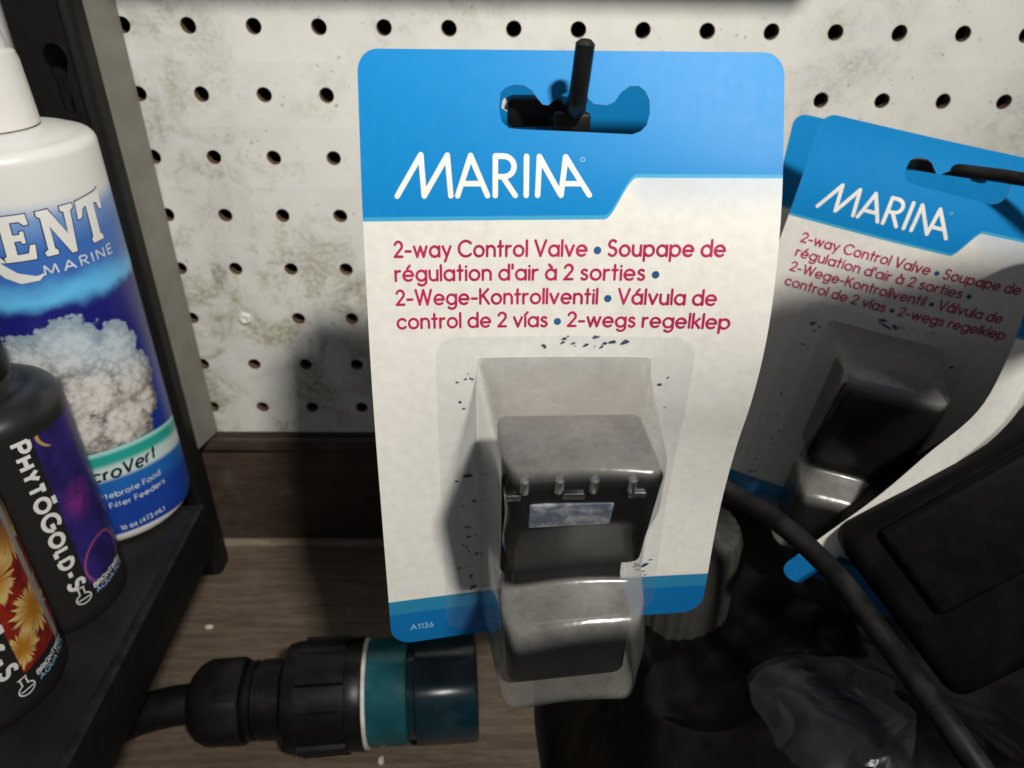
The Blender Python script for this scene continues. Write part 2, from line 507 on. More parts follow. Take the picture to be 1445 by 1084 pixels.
# ------------------------------------------------------------------ lettering: a single-stroke alphabet
def arc(cx, cy, rx, ry, a0, a1, n=18):
    return [(cx + rx * math.cos(math.radians(lerp(a0, a1, k / n))), cy + ry * math.sin(math.radians(lerp(a0, a1, k / n)))) for k in range(n + 1)]
def circ(cx=.33, cy=.33, r=.33):
    return arc(cx, cy, r, r, 0, 360, 26)
X = .66
ARCH = [(0, .36)] + arc(.27, .39, .27, .27, 180, 0, 14) + [(.54, 0)]
G = {
 'a': (.66, [circ(), [(.66, X), (.66, 0)]]), 'b': (.66, [[(0, 1), (0, 0)], circ()]), 'c': (.58, [arc(.33, .33, .33, .33, 42, 318)]),
 'd': (.66, [circ(), [(.66, 1), (.66, 0)]]), 'e': (.66, [[(.0, .33), (.66, .33)] , arc(.33, .33, .33, .33, 0, 312, 22)]),
 'f': (.36, [arc(.36, .76, .22, .22, 90, 180, 8) + [(.14, 0)], [(0, .62), (.34, .62)]]),
 'g': (.66, [circ(), [(.66, X), (.66, -.02)] + arc(.35, -.03, .31, .29, 0, -140, 12)]),
 'h': (.54, [[(0, 1), (0, 0)], ARCH]), 'i': (0, [[(0, X), (0, 0)], [(0, .90), (0, .905)]]),
 'k': (.46, [[(0, 1), (0, 0)], [(.43, X), (.01, .28)], [(.15, .41), (.47, 0)]]), 'l': (0, [[(0, 1), (0, 0)]]),
 'm': (.96, [[(0, X), (0, 0)], [(0, .4)] + arc(.24, .42, .24, .24, 180, 0, 12) + [(.48, 0)], [(.48, .4)] + arc(.72, .42, .24, .24, 180, 0, 12) + [(.96, 0)]]),
 'n': (.54, [[(0, X), (0, 0)], ARCH]), 'o': (.66, [circ()]), 'p': (.66, [[(0, X), (0, -.32)], circ()]),
 'r': (.30, [[(0, X), (0, 0)], [(0, .34)] + arc(.27, .37, .27, .28, 178, 82, 8)]),
 's': (.40, [arc(.21, .50, .18, .16, 35, 200, 10) + arc(.20, .17, .20, .17, 80, -150, 12)]),
 't': (.34, [[(.16, .97), (.16, 0)], [(0, .64), (.34, .64)]]), 'u': (.54, [[(0, X), (0, .27)] + arc(.27, .27, .27, .27, 180, 360, 14), [(.54, X), (.54, 0)]]),
 'v': (.56, [[(0, X), (.28, 0)], [(.28, 0), (.56, X)]]), 'w': (.90, [[(0, X), (.22, 0)], [(.22, 0), (.45, X)], [(.45, X), (.68, 0)], [(.68, 0), (.90, X)]]),
 'y': (.56, [[(0, X), (.29, .02)], [(.56, X), (.16, -.32)]]), 'z': (.46, [[(0, X), (.44, X), (.0, 0), (.46, 0)]]),
 'A': (.84, [[(0, 0), (.42, 1)], [(.42, 1), (.84, 0)], [(.17, .34), (.67, .34)]]),
 'B': (.56, [[(0, 0), (0, 1)], [(0, 1), (.3, 1)] + arc(.3, .77, .23, .23, 90, -90, 10) + [(0, .54)], [(0, .54), (.3, .54)] + arc(.3, .27, .27, .27, 90, -90, 10) + [(0, 0)]]),
 'C': (.86, [arc(.5, .5, .5, .5, 45, 315, 24)]), 'D': (.72, [[(0, 0), (0, 1), (.24, 1)] + arc(.24, .5, .48, .5, 90, -90, 18) + [(0, 0)]]),
 'E': (.52, [[(0, 0), (0, 1)], [(0, 1), (.5, 1)], [(0, .52), (.46, .52)], [(0, 0), (.52, 0)]]), 'F': (.48, [[(0, 0), (0, 1)], [(0, 1), (.48, 1)], [(0, .52), (.42, .52)]]),
 'G': (.94, [arc(.5, .5, .5, .5, 48, 360, 26) + [(.58, .5)]]), 'H': (.68, [[(0, 0), (0, 1)], [(.68, 0), (.68, 1)], [(0, .52), (.68, .52)]]),
 'I': (0, [[(0, 0), (0, 1)]]), 'K': (.60, [[(0, 0), (0, 1)], [(.57, 1), (.02, .42)], [(.2, .6), (.62, 0)]]), 'L': (.46, [[(0, 1), (0, 0), (.46, 0)]]),
 'M': (.90, [[(0, 0), (.1, 1)], [(.1, 1), (.45, .1)], [(.45, .1), (.8, 1)], [(.8, 1), (.9, 0)]]), 'N': (.70, [[(0, 0), (0, 1)], [(0, 1), (.7, 0)], [(.7, 0), (.7, 1)]]),
 'O': (1.0, [arc(.5, .5, .5, .5, 0, 360, 32)]), 'P': (.56, [[(0, 0), (0, 1)], [(0, 1), (.28, 1)] + arc(.28, .73, .27, .27, 90, -90, 12) + [(0, .46)]]),
 'Q': (1.0, [arc(.5, .5, .5, .5, 0, 360, 32), [(.6, .3), (.95, -.05)]]),
 'R': (.58, [[(0, 0), (0, 1)], [(0, 1), (.28, 1)] + arc(.28, .74, .26, .26, 90, -90, 12) + [(0, .48)], [(.22, .48), (.58, 0)]]),
 'S': (.56, [arc(.29, .745, .25, .245, 40, 225, 12) + arc(.27, .255, .27, .255, 62, -148, 14)]),
 'T': (.62, [[(.31, 0), (.31, 1)], [(0, 1), (.62, 1)]]), 'U': (.64, [[(0, 1), (0, .32)] + arc(.32, .32, .32, .32, 180, 360, 14) + [(.64, 1)]]),
 'V': (.74, [[(0, 1), (.37, 0)], [(.37, 0), (.74, 1)]]), 'W': (1.12, [[(0, 1), (.28, 0)], [(.28, 0), (.56, 1)], [(.56, 1), (.84, 0)], [(.84, 0), (1.12, 1)]]),
 'Y': (.64, [[(0, 1), (.32, .46)], [(.64, 1), (.32, .46)], [(.32, .46), (.32, 0)]]), 'Z': (.6, [[(0, 1), (.58, 1), (0, 0), (.6, 0)]]),
 '1': (.22, [[(0, .8), (.2, 1), (.2, 0)]]), '2': (.54, [arc(.27, .72, .26, .27, 165, -28, 12) + [(0, .02)], [(0, .02), (.54, .02)]]),
 '3': (.5, [arc(.23, .75, .22, .24, 150, -90, 10), arc(.23, .26, .26, .26, 90, -150, 12)]), '4': (.56, [[(.4, 0), (.4, 1), (0, .27), (.56, .27)]]),
 '6': (.54, [arc(.27, .29, .27, .29, 0, 360, 22), [(.03, .40), (.36, 1)]]), '7': (.5, [[(0, 1), (.5, 1), (.14, 0)]]),
 '-': (.36, [[(0, .36), (.36, .36)]]), "'": (0, [[(0, 1), (0, .76)]]), '.': (0, [[(0, 0), (0, .005)]]), '(': (.2, [arc(.45, .4, .45, .62, 130, 230, 8)]), ')': (.2, [arc(-.25, .4, .45, .62, 50, -50, 8)]),
}
G['\u00e9'] = (G['e'][0], G['e'][1] + [[(.27, .80), (.45, 1.0)]])
G['\u00e0'] = (G['a'][0], G['a'][1] + [[(.38, .80), (.20, 1.0)]])
G['\u00e1'] = (G['a'][0], G['a'][1] + [[(.27, .80), (.45, 1.0)]])
G['\u00ed'] = (0, [[(0, X), (0, 0)], [(-.03, .80), (.15, 1.0)]])
G['\u014c'] = (1.0, G['O'][1] + [[(.2, 1.42), (.8, 1.42)]])

def line_strokes(text, x0, x1, y, cap, gap=.26, space=.40, slant=0.0, xscale=None, small=None):
    """strokes of one line, fitted between x0 and x1 (same units as cap); bullets come back apart"""
    items, bul, x = [], [], 0.0
    for ch in text:
        if ch == ' ':
            x += space
            continue
        if ch == '\u2022':
            bul.append(x + .17)
            x += .34 + gap
            continue
        k = 1.0
        g = ch
        if small and ch.islower():  # small capitals
            k, g = small, ch.upper()
        adv, st = G[g]
        for s in st:
            items.append([(x + px * k + slant * py * k, py * k) for px, py in s])
        x += adv * k + gap
    sx = (x1 - x0) / (x - gap) if x1 is not None else cap * (xscale or 1.0)
    return [[(x0 + px * sx, y + py * cap) for px, py in s] for s in items], [(x0 + b * sx, y + .34 * cap) for b in bul]

LEVEL = [0]
def add_ribbon(bm, pts, half, mapf, h0=0.00006, round_cap=True, maxseg=None):
    """a flat pen stroke of half-width `half`, laid on a surface by mapf(x, y, height)"""
    parts, cur = [], [pts[0]]
    for i in range(1, len(pts)):
        cur.append(pts[i])
        if i < len(pts) - 1:
            a = Vector(pts[i]) - Vector(pts[i - 1])
            b = Vector(pts[i + 1]) - Vector(pts[i])
            if a.length > 1e-9 and b.length > 1e-9 and a.angle(b) > math.radians(48):
                parts.append(cur)
                cur = [pts[i]]
    parts.append(cur)
    for q in parts:
        closed = len(q) > 8 and (Vector(q[0]) - Vector(q[-1])).length < 1e-6
        if maxseg:
            r = [q[0]]
            for a, b in zip(q, q[1:]):
                n = max(1, int(math.hypot(b[0] - a[0], b[1] - a[1]) / maxseg))
                r += [(lerp(a[0], b[0], k / n), lerp(a[1], b[1], k / n)) for k in range(1, n + 1)]
            q = r
        h = h0 + (LEVEL[0] % 5) * 0.000012
        LEVEL[0] += 1
        n = len(q)
        L, R = [], []
        for i in range(n):
            if closed:
                a, b = q[(i - 1) % (n - 1)], q[(i + 1) % (n - 1)]
            else:
                a, b = q[max(i - 1, 0)], q[min(i + 1, n - 1)]
            t = Vector((b[0] - a[0], b[1] - a[1]))
            if t.length < 1e-12:
                t = Vector((0, 1))
            t.normalize()
            nx, ny = -t.y * half, t.x * half
            L.append((q[i][0] + nx, q[i][1] + ny))
            R.append((q[i][0] - nx, q[i][1] - ny))
        lv = [bm.verts.new(mapf(p[0], p[1], h)) for p in L]
        rv = [bm.verts.new(mapf(p[0], p[1], h)) for p in R]
        for i in range(n - 1):
            bm.faces.new((rv[i], rv[i + 1], lv[i + 1], lv[i]))
        if round_cap and not closed:
            for end in (0, -1):
                p = q[end]
                o = q[1] if end == 0 else q[-2]
                t = Vector((p[0] - o[0], p[1] - o[1]))
                if t.length < 1e-12:
                    t = Vector((0, 1 if end else -1))
                a0 = math.atan2(t.y, t.x)
                mid = [bm.verts.new(mapf(p[0] + half * math.cos(a0 + k), p[1] + half * math.sin(a0 + k), h))
                       for k in (-1.05, -.52, 0, .52, 1.05)]
                if end == 0:
                    bm.faces.new([lv[0]] + mid + [rv[0]])
                else:
                    bm.faces.new([rv[-1]] + mid + [lv[-1]])

def add_disc(bm, x, y, r, mapf, h, n=12, ry=None):
    bm.faces.new([bm.verts.new(mapf(x + r * math.cos(2*math.pi*k/n), y + (ry or r) * math.sin(2*math.pi*k/n), h)) for k in range(n)])

def orient_to(bm, toward):
    bm.normal_update()
    for f in bm.faces:
        if f.normal.dot(toward(f.calc_center_median())) < 0:
            f.normal_flip()

# ------------------------------------------------------------------ the setting
# wall behind the perforated board
bm = bmesh.new()
add_box(bm, (-0.75, 0.016, -0.45), (0.75, 0.022, 0.35))
struct(mesh_obj('wall', bm, M_BACK, shade=False))
# the wooden deck the packs hang over, one sheet
bm = bmesh.new()
add_box(bm, (-0.75, -0.62, -0.29), (0.75, 0.0145, -0.271))
struct(mesh_obj('floor', bm, M_WOOD, shade=False))
bm = bmesh.new()
add_box(bm, (-0.75, 0.0012, -0.2709), (0.75, 0.014, -0.1936), 0.0008)
struct(mesh_obj('kick_panel', bm, M_KICK))

# raw lighter edge where the kick panel meets the deck, and its rounded top rail
bm = bmesh.new()
add_box(bm, (-0.75, -0.0040, -0.2712), (0.75, 0.0020, -0.2692), 0.0006)
struct(mesh_obj('floor_edge_strip', bm, M_EDGE))
bm = bmesh.new()
add_box(bm, (-0.75, -0.0022, -0.2050), (0.75, 0.0030, -0.1962), 0.002, 4)
struct(mesh_obj('kick_rail', bm, M_KICK))
# the shelf above, whose front edge shades the top of the board
bm = bmesh.new()
add_box(bm, (-0.60, -0.076, 0.070), (0.102, 0.014, 0.084), 0.001)
struct(mesh_obj('overhead_shelf', bm, M_GREYMETAL))
# perforated board
PITCH, HR, TH = 0.0254, 0.00315, 0.0048
root = thing('perforated_board', 'dirty white perforated hardboard panel behind the hanging packs', 'pegboard', (0, 0, -0.193))
bm = bmesh.new()
c0, c1, r0, r1 = -7, 21, -2, 7
half = PITCH / 2
NS = 16
for r in range(r0, r1 + 1):
    for c in range(c0, c1 + 1):
        cx, cz = (c - 7) * PITCH, -r * PITCH
        zl = -0.193 if r == r1 else cz - half
        sq, ci, cb = [], [], []
        for k in range(NS):
            a = 2 * math.pi * k / NS
            ca, sa = math.cos(a), math.sin(a)
            m = max(abs(ca), abs(sa))
            # exact square corners at every fourth vertex pair
            qx, qz = half * ca / m, half * sa / m
            z = cz + qz
            if qz <= -half + 1e-9:
                z = zl
            sq.append((cx + qx, z))
            rr = HR * (1 + 0.02 * math.sin(c * 3.1 + r * 1.7 + a * 2))
            ci.append((cx + rr * ca, cz + rr * sa))
        vs = [bm.verts.new((p[0], 0, p[1])) for p in sq]
        vi = [bm.verts.new((p[0], 0.0002, p[1])) for p in ci]
        vl = [bm.verts.new((lerp(cx, p[0], .97), 0.0007, lerp(cz, p[1], .97))) for p in ci]
        vb = [bm.verts.new((lerp(cx, p[0], .97), TH, lerp(cz, p[1], .97))) for p in ci]
        for k in range(NS):
            j = (k + 1) % NS
            bm.faces.new((vs[k], vs[j], vi[j], vi[k]))
            bm.faces.new((vi[k], vi[j], vl[j], vl[k]))
            f = bm.faces.new((vl[k], vl[j], vb[j], vb[k]))
            f.material_index = 1
xa, xb = (c0 - 7) * PITCH - half, (c1 - 7) * PITCH + half
za, zb = -0.193, -r0 * PITCH + half
vs = [bm.verts.new(q) for q in ((xa, 0, za), (xb, 0, za), (xb, TH, za), (xa, TH, za))]
f = bm.faces.new(vs); f.material_index = 1
orient_to(bm, lambda p: Vector((0, -1, -0.01)))
mesh_obj('panel', bm, [M_PEG, M_PEGCORE], root, shade=False)
# the one hole with a screw in it
bm = bmesh.new()
sx, sz = (1 - 7) * PITCH, -5 * PITCH
def tri_lobes(a, s, r):
    return r * (1 + 0.06 * math.cos(5 * a))
add_lathe(bm, (sx, 0.003, sz), (0, -1, 0), [(0, .0030), (.0032, .0031), (.0038, .0027), (.0041, .0016), (.0036, .0009), (.0035, .0002)], 24, tri_lobes)
mesh_obj('screw', bm, M_SCREW, root)

# grey enamelled upright beside the board
bm = bmesh.new()
zt, zb_ = 0.0695, -0.1925
prof = [(-0.1780, -0.0004), (-0.1831, -0.0180), (-0.1850, -0.0180), (-0.1800, -0.0004)]
lo = [bm.verts.new((x, y, zb_)) for x, y in prof]
hi = [bm.verts.new((x, y, zt)) for x, y in prof]
for k in range(4):
    j = (k + 1) % 4
    bm.faces.new((lo[k], lo[j], hi[j], hi[k]))
bm.faces.new(lo); bm.faces.new(hi)
bmesh.ops.recalc_face_normals(bm, faces=bm.faces[:])
o = mesh_obj('upright_strip', bm, M_GREYMETAL, shade=False)
tag(o, 'grey metal strip running up the left edge of the perforated board', 'metal strip')

# ------------------------------------------------------------------ black rack at the left: post with a keyhole, tray with a lip
rack = thing('metal_rack', 'black metal rack with a keyhole post and a tray holding bottles', 'rack', (-0.195, -0.05, -0.271))
bm = bmesh.new()
# front flange with a keyhole cut in it
PX0, PX1, PY = -0.2065, -0.1868, -0.0262
key = []
kx, kz = -0.1893 - 0.0035, -0.0165
outline = [(PX0, -0.2708), (PX1, -0.2708), (PX1, 0.0692), (PX0, 0.0692)]
def keyhole(cx, cz):
    pts = [(cx + .0042 * math.cos(math.radians(a)), cz + .0052 * math.sin(math.radians(a))) for a in range(-35, 216, 25)]
    pts += [(cx - .0022, cz - .0075), (cx - .0022, cz - .0185), (cx, cz - .0205), (cx + .0022, cz - .0185), (cx + .0022, cz - .0075)]
    return pts
holes = [keyhole(kx, -0.0085 - 0.05 * i) for i in range(-1, 5)]
def fill_with_holes(bm, outline, holes):
    ed = []
    for loop in [outline] + holes:
        vs = [bm.verts.new((p[0], p[1], 0)) for p in loop]
        for a, b in zip(vs, vs[1:] + vs[:1]):
            ed.append(bm.edges.new((a, b)))
    bmesh.ops.triangle_fill(bm, use_beauty=True, use_dissolve=False, edges=ed)
    return ed
ed = fill_with_holes(bm, outline, holes)
for v in bm.verts:
    v.co = Vector((v.co.x, PY, v.co.y))
r = bmesh.ops.extrude_face_region(bm, geom=bm.faces[:])
for v in [g for g in r['geom'] if isinstance(g, bmesh.types.BMVert)]:
    v.co.y += 0.0016
bmesh.ops.recalc_face_normals(bm, faces=bm.faces[:])
# rounded corner and side flange
path = [(PX1 - .0003, PY)] + [(PX1 + .0040 * math.sin(a), PY + .0040 * (1 - math.cos(a))) for a in [math.radians(15 * k) for k in range(0, 7)]] + [(PX1 + .0042, -0.0155)]
inner = [(x - .0014, y + .0008) for x, y in path]
lo = [[bm.verts.new((x, y, z)) for z in (-0.2708, 0.0692)] for x, y in path]
li = [[bm.verts.new((x, y, z)) for z in (-0.2708, 0.0692)] for x, y in inner]
for a, b in zip(lo, lo[1:]):
    bm.faces.new((a[0], b[0], b[1], a[1]))
for a, b in zip(li, li[1:]):
    bm.faces.new((a[1], b[1], b[0], a[0]))
for k in range(len(lo) - 1):
    bm.faces.new((lo[k][0], li[k][0], li[k + 1][0], lo[k + 1][0]))
mesh_obj('post', bm, M_BLACKPAINT, rack)
bm = bmesh.new()
add_box(bm, (PX0, -0.0150, -0.2706), (PX1 + .0042, -0.0135, 0.0690), 0.0004)
mesh_obj('post_back', bm, M_BLACKPAINT, rack)
TZ, TX = -0.185, -0.1598
bm = bmesh.new()
add_box(bm, (-0.40, -0.34, TZ - 0.0025), (TX - 0.0046, -0.0705, TZ), 0.0004)
mesh_obj('tray', bm, M_TRAY, rack)
bm = bmesh.new()
add_box(bm, (TX - 0.0044, -0.34, TZ - 0.024), (TX, -0.0690, TZ + 0.0016), 0.0007)
mesh_obj('tray_lip', bm, M_BLACKPAINT, rack)
bm = bmesh.new()
add_box(bm, (-0.40, -0.0695, TZ - 0.024), (TX - 0.0046, -0.0680, TZ - 0.0001), 0.0004)
mesh_obj('tray_beam', bm, M_BLACKPAINT, rack)

# ------------------------------------------------------------------ bottles on the tray
def bottle_mats_uv(bm, cx, cy, r, face_az):
    uv = bm.loops.layers.uv.new('UVMap')
    for f in bm.faces:
        ang = []
        for l in f.loops:
            a = math.atan2(l.vert.co.y - cy, l.vert.co.x - cx) - face_az
            while a > math.pi: a -= 2 * math.pi
            while a < -math.pi: a += 2 * math.pi
            ang.append(a)
        if max(ang) - min(ang) > math.pi:
            ang = [a if a > 0 else a + 2 * math.pi for a in ang]
        for l, a in zip(f.loops, ang):
            l[uv].uv = (a * r * 1000, l.vert.co.z * 1000)

def cyl_map(cx, cy, r, az):
    def f(x, y, h):
        a = az + x / 1000 / r
        return Vector((cx + (r + h) * math.cos(a), cy + (r + h) * math.sin(a), y / 1000))
    return f

def outward(cx, cy):
    return lambda p: Vector((p.x - cx, p.y - cy, 0))

# --- white and blue bottle
KX, KY, KR, KAZ = -0.199, -0.065, 0.030, math.radians(-56.58)
def mat_kent():
    M = Mat('white_blue_label', rough=0.3)
    u, z, _ = M.sep(M.uv())
    p = M.comb(u, z)
    white = (0.74, 0.725, 0.69)
    wob = M.noise(p, 0.09, 3, 0.5) * 8.0
    n = M.noise(p, 0.5, 4, 0.6)
    c = M.mix((z + u * 0.05).step(-41.5, -49.0), white, (0.20, 0.34, 0.62))
    c = M.mix((z - u * 0.04).step(-46.0, -60.0), c, (0.045, 0.15, 0.48))
    c = M.mix((z + wob).step(-62.0, -71.0) * (z + wob).step(-80.0, -72.0), c, (0.12, 0.50, 0.85))
    c = M.mix((z + wob).step(-71.0, -77.0), c, (0.012, 0.014, 0.17))
    c = M.mix((z + u * 0.1).step(-92.0, -130.0), c, (0.010, 0.035, 0.28))
    # printed picture of a coral head: rounded clumps covered in small knobs
    q = M.comb(u, z)
    wu = u + (M.noise(q, 0.13, 3, 0.55) - 0.5) * 9.0
    wz = z + (M.noise(M.comb(u + 40.0, z), 0.13, 3, 0.55) - 0.5) * 9.0
    field = None
    for cu, cz, cr in ((-15, -99, 12), (1, -96, 13), (15, -101, 11), (-16, -115, 13), (3, -114, 14), (19, -114, 11), (-6, -129, 13), (11, -130, 13), (21, -127, 8), (-14, -130, 9)):
        d = 1.0 - ((((wu - cu) / cr).pow(2.0) + ((wz - cz) / cr).pow(2.0)).sqrt())
        field = d if field is None else field.max(d)
    knob = M.voronoi(M.comb(u + M.noise(q, 0.5, 3, 0.6) * 3.0, z + M.noise(q, 0.42, 3, 0.6) * 3.0), 0.38)
    knob2 = M.voronoi(q, 0.95)
    inside = (field + (0.5 - knob) * 0.22).step(-0.05, 0.02)
    tone = (field * 1.1).min(0.62) + 0.20 + (0.45 - knob) * 0.55 + (0.4 - knob2) * 0.28
    coral = M.mix(tone.step(0.05, 0.95), (0.14, 0.115, 0.105), (0.70, 0.67, 0.63))
    coral = M.mix((z + u * 0.4).step(-112.0, -90.0) * 0.5, coral, (0.36, 0.56, 0.72))
    coral = M.mix(M.noise(q, 0.16, 3, 0.6).step(0.55, 0.68) * z.step(-106.0, -124.0) * tone.step(0.7, 0.3), coral, (0.17, 0.085, 0.055))
    c = M.mix(inside, c, coral)
    # green band with pale edges, then blue foot
    zz = z + u * u * 0.004 - 1.0
    c = M.mix(zz.step(-140.0, -140.6), c, (0.35, 0.70, 0.66))
    c = M.mix(zz.step(-141.2, -143.0), c, (0.02, 0.36, 0.30))
    c = M.mix(zz.step(-145.5, -149.0), c, (0.58, 0.72, 0.70))
    c = M.mix(zz.step(-152.5, -155.0), c, (0.015, 0.13, 0.45))
    c = M.mix(zz.step(-158.0, -166.0), c, (0.012, 0.055, 0.34))
    c = M.mix(zz.step(-180.6, -180.9), c, white)
    dirt = M.noise(p, 0.55, 5, 0.7).step(0.60, 0.72) * M.noise(p, 0.1, 3, 0.6).step(0.4, 0.6)
    c = M.mix(dirt * z.step(-40.0, -34.0) * 0.6, c, (0.33, 0.30, 0.25))
    M.set('Base Color', c)
    M.set('Roughness', n * 0.2 + 0.22)
    return M.m
M_KENT = mat_kent()
M_WHITEPLASTIC = plain('white_plastic', (0.72, 0.70, 0.665), 0.4, var=0.07, scale=45, bump=0.08)
M_SILVERINK = plain('silver_white_ink', (0.66, 0.70, 0.74), 0.3, var=0.15, scale=250, bump=0)
M_DARKINK = plain('dark_ink', (0.012, 0.016, 0.03), 0.35, var=0.1, bump=0)
M_BLUEEDGE = plain('deep_blue_ink', (0.012, 0.030, 0.10), 0.35, var=0.1, bump=0)

kent = thing('supplement_bottle', 'tall white and blue bottle with a white cap and coral picture', 'bottle', (KX, KY, TZ), 'bottles on the black tray')
bm = bmesh.new()
prof = [(0.0, .0270), (.0006, .0285), (.002, .0296), (.004, .0300)]
prof += [(.004 + .150 * k / 24, .0300) for k in range(1, 25)]
for k in range(1, 10):
    a = math.radians(10 * k)
    prof.append((.154 + .0040 * math.sin(a) * 1.0, .0300 - .0040 * (1 - math.cos(a))))
prof += [(.1590, .0240), (.1600, .0200), (.1606, .0160), (.1607, .0130)]
add_lathe(bm, (KX, KY, TZ), (0, 0, 1), prof, 96)
bottle_mats_uv(bm, KX, KY, KR, KAZ)
body = mesh_obj('body', bm, M_KENT, kent)
bm = bmesh.new()
zc = TZ + .1610
def knurl(a, s, r):
    return r * (1 - (0.012 if math.sin(a * 60) > 0.2 and 0.003 < s < 0.020 else 0.0))
add_lathe(bm, (KX, KY, zc), (0, 0, 1), [(0, .0138), (.0005, .0146), (.003, .0146), (.020, .0140), (.0225, .0134), (.0235, .0118), (.034, .0105), (.042, .0060), (.050, .0042), (.051, .003)], 120, knurl)
mesh_obj('cap', bm, M_WHITEPLASTIC, kent)
mp = cyl_map(KX, KY, KR, KAZ)
# the big serif wordmark, drawn as filled letters
SER = {
 'K': [[(0, 0), (.40, 0), (.36, .09), (.30, .09), (.34, .42), (.62, .08), (.55, 0), (1.02, 0), (.92, .10), (.60, .54), (.86, .86), (1.0, .92), (.98, 1.0), (.62, 1.0), (.64, .92), (.70, .88), (.37, .55), (.40, .90), (.48, .92), (.50, 1.0), (.06, 1.0), (.06, .92), (.16, .88), (.08, .10), (-.02, .08)]],
 'E': [[(0, 0), (.86, 0), (.94, .30), (.82, .30), (.72, .12), (.34, .12), (.37, .45), (.60, .46), (.63, .39), (.69, .39), (.72, .63), (.65, .63), (.62, .56), (.38, .57), (.41, .88), (.72, .88), (.82, .79), (.92, .79), (.92, 1.0), (.06, 1.0), (.06, .92), (.15, .88), (.07, .12), (-.02, .08)]],
 'N': [[(0, 0), (.34, 0), (.33, .08), (.26, .12), (.32, .66), (.80, -.06), (.95, -.06), (1.10, .88), (1.22, .92), (1.22, 1.0), (.82, 1.0), (.82, .92), (.92, .88), (.84, .36), (.40, 1.0), (.06, 1.0), (.06, .92), (.16, .86), (.10, .12), (-.02, .08)]],
 'T': [[(.28, -.02), (.72, -.02), (.70, .07), (.62, .10), (.68, .86), (.86, .84), (.92, .66), (1.04, .66), (1.08, 1.12), (.96, 1.06), (.02, 1.0), (-.04, .62), (.08, .64), (.20, .84), (.38, .86), (.34, .10), (.26, .07)]],
}
def add_poly(bm, pts, mapf, h, step=1.2):
    b2 = bmesh.new()
    fill_with_holes(b2, pts, [])
    xs = [p[0] for p in pts]; ys = [p[1] for p in pts]
    x = min(xs) + step
    while x < max(xs):
        bmesh.ops.bisect_plane(b2, geom=b2.verts[:] + b2.edges[:] + b2.faces[:], plane_co=(x, 0, 0), plane_no=(1, 0, 0))
        x += step
    vm = {v: bm.verts.new(mapf(v.co.x, v.co.y, h)) for v in b2.verts}
    for f in b2.faces:
        bm.faces.new([vm[v] for v in f.verts])
    b2.free()
LET = [('K', -20.5, 11.5), ('E', -8.2, 9.6), ('N', 3.4, 9.6), ('T', 16.6, 10.2)]
def word(bm, grow, h):
    for ch, x, wd in LET:
        pts = [(x + px * wd, -60.3 + py * 14.6 + 0.012 * (x + px * wd)) for px, py in SER[ch][0]]
        if grow:
            q = []
            n = len(pts)
            area = sum(pts[i][0] * pts[(i + 1) % n][1] - pts[(i + 1) % n][0] * pts[i][1] for i in range(n))
            sg = 1 if area > 0 else -1
            for i in range(n):
                a = Vector(pts[i]) - Vector(pts[i - 1]); b = Vector(pts[(i + 1) % n]) - Vector(pts[i])
                na = Vector((a.y, -a.x)).normalized() * sg; nb = Vector((b.y, -b.x)).normalized() * sg
                m = (na + nb)
                m = m.normalized() if m.length > 1e-6 else na
                q.append((pts[i][0] + m.x * grow, pts[i][1] + m.y * grow))
            pts = q
        add_poly(bm, pts, mp, h)
bm = bmesh.new(); word(bm, 0.75, 0.00008); orient_to(bm, outward(KX, KY))
mesh_obj('lettering_outline', bm, M_BLUEEDGE, body, shade=False)
bm = bmesh.new(); word(bm, 0.30, 0.00018)
# sweep of the K leg under the word
add_poly(bm, [(-14, -60.6), (-10.2, -60.6), (-6.5, -64.4), (-1.5, -66.3), (1.5, -65.6), (-1.0, -67.9), (-6.5, -68.2), (-10.5, -65.6)], mp, 0.00020)
orient_to(bm, outward(KX, KY))
mesh_obj('lettering', bm, M_INKWHITE, body, shade=False)
bm = bmesh.new()
st, _ = line_strokes('MARINE', 1.0, 26.5, -66.6, 3.3, gap=.42)
for s in st: add_ribbon(bm, s, .27, mp, 0.0001, False, 1.0)
orient_to(bm, outward(KX, KY))
mesh_obj('maker_lettering', bm, M_SILVERINK, body, shade=False)
bm = bmesh.new()
for t, a, b, y, cp in (('Invertebrate Food', -12.5, 18.3, -161.0, 2.5), ('Fine Filter Feeders', -11.5, 19.2, -166.0, 2.5), ('16 oz (473 mL)', -2.5, 15.5, -178.0, 2.2)):
    st, _ = line_strokes(t, a, b, y, cp)
    for s in st: add_ribbon(bm, s, .19, mp, 0.0001, False, 1.2)
orient_to(bm, outward(KX, KY))
mesh_obj('small_lettering', bm, M_SILVERINK, body, shade=False)
bm = bmesh.new()
st, _ = line_strokes('MicroVert', -13.5, 18.5, -152.2, 5.4, slant=.18)
for s in st: add_ribbon(bm, s, .52, mp, 0.0001, False, 1.0)
orient_to(bm, outward(KX, KY))
mesh_obj('product_lettering', bm, M_DARKINK, body, shade=False)

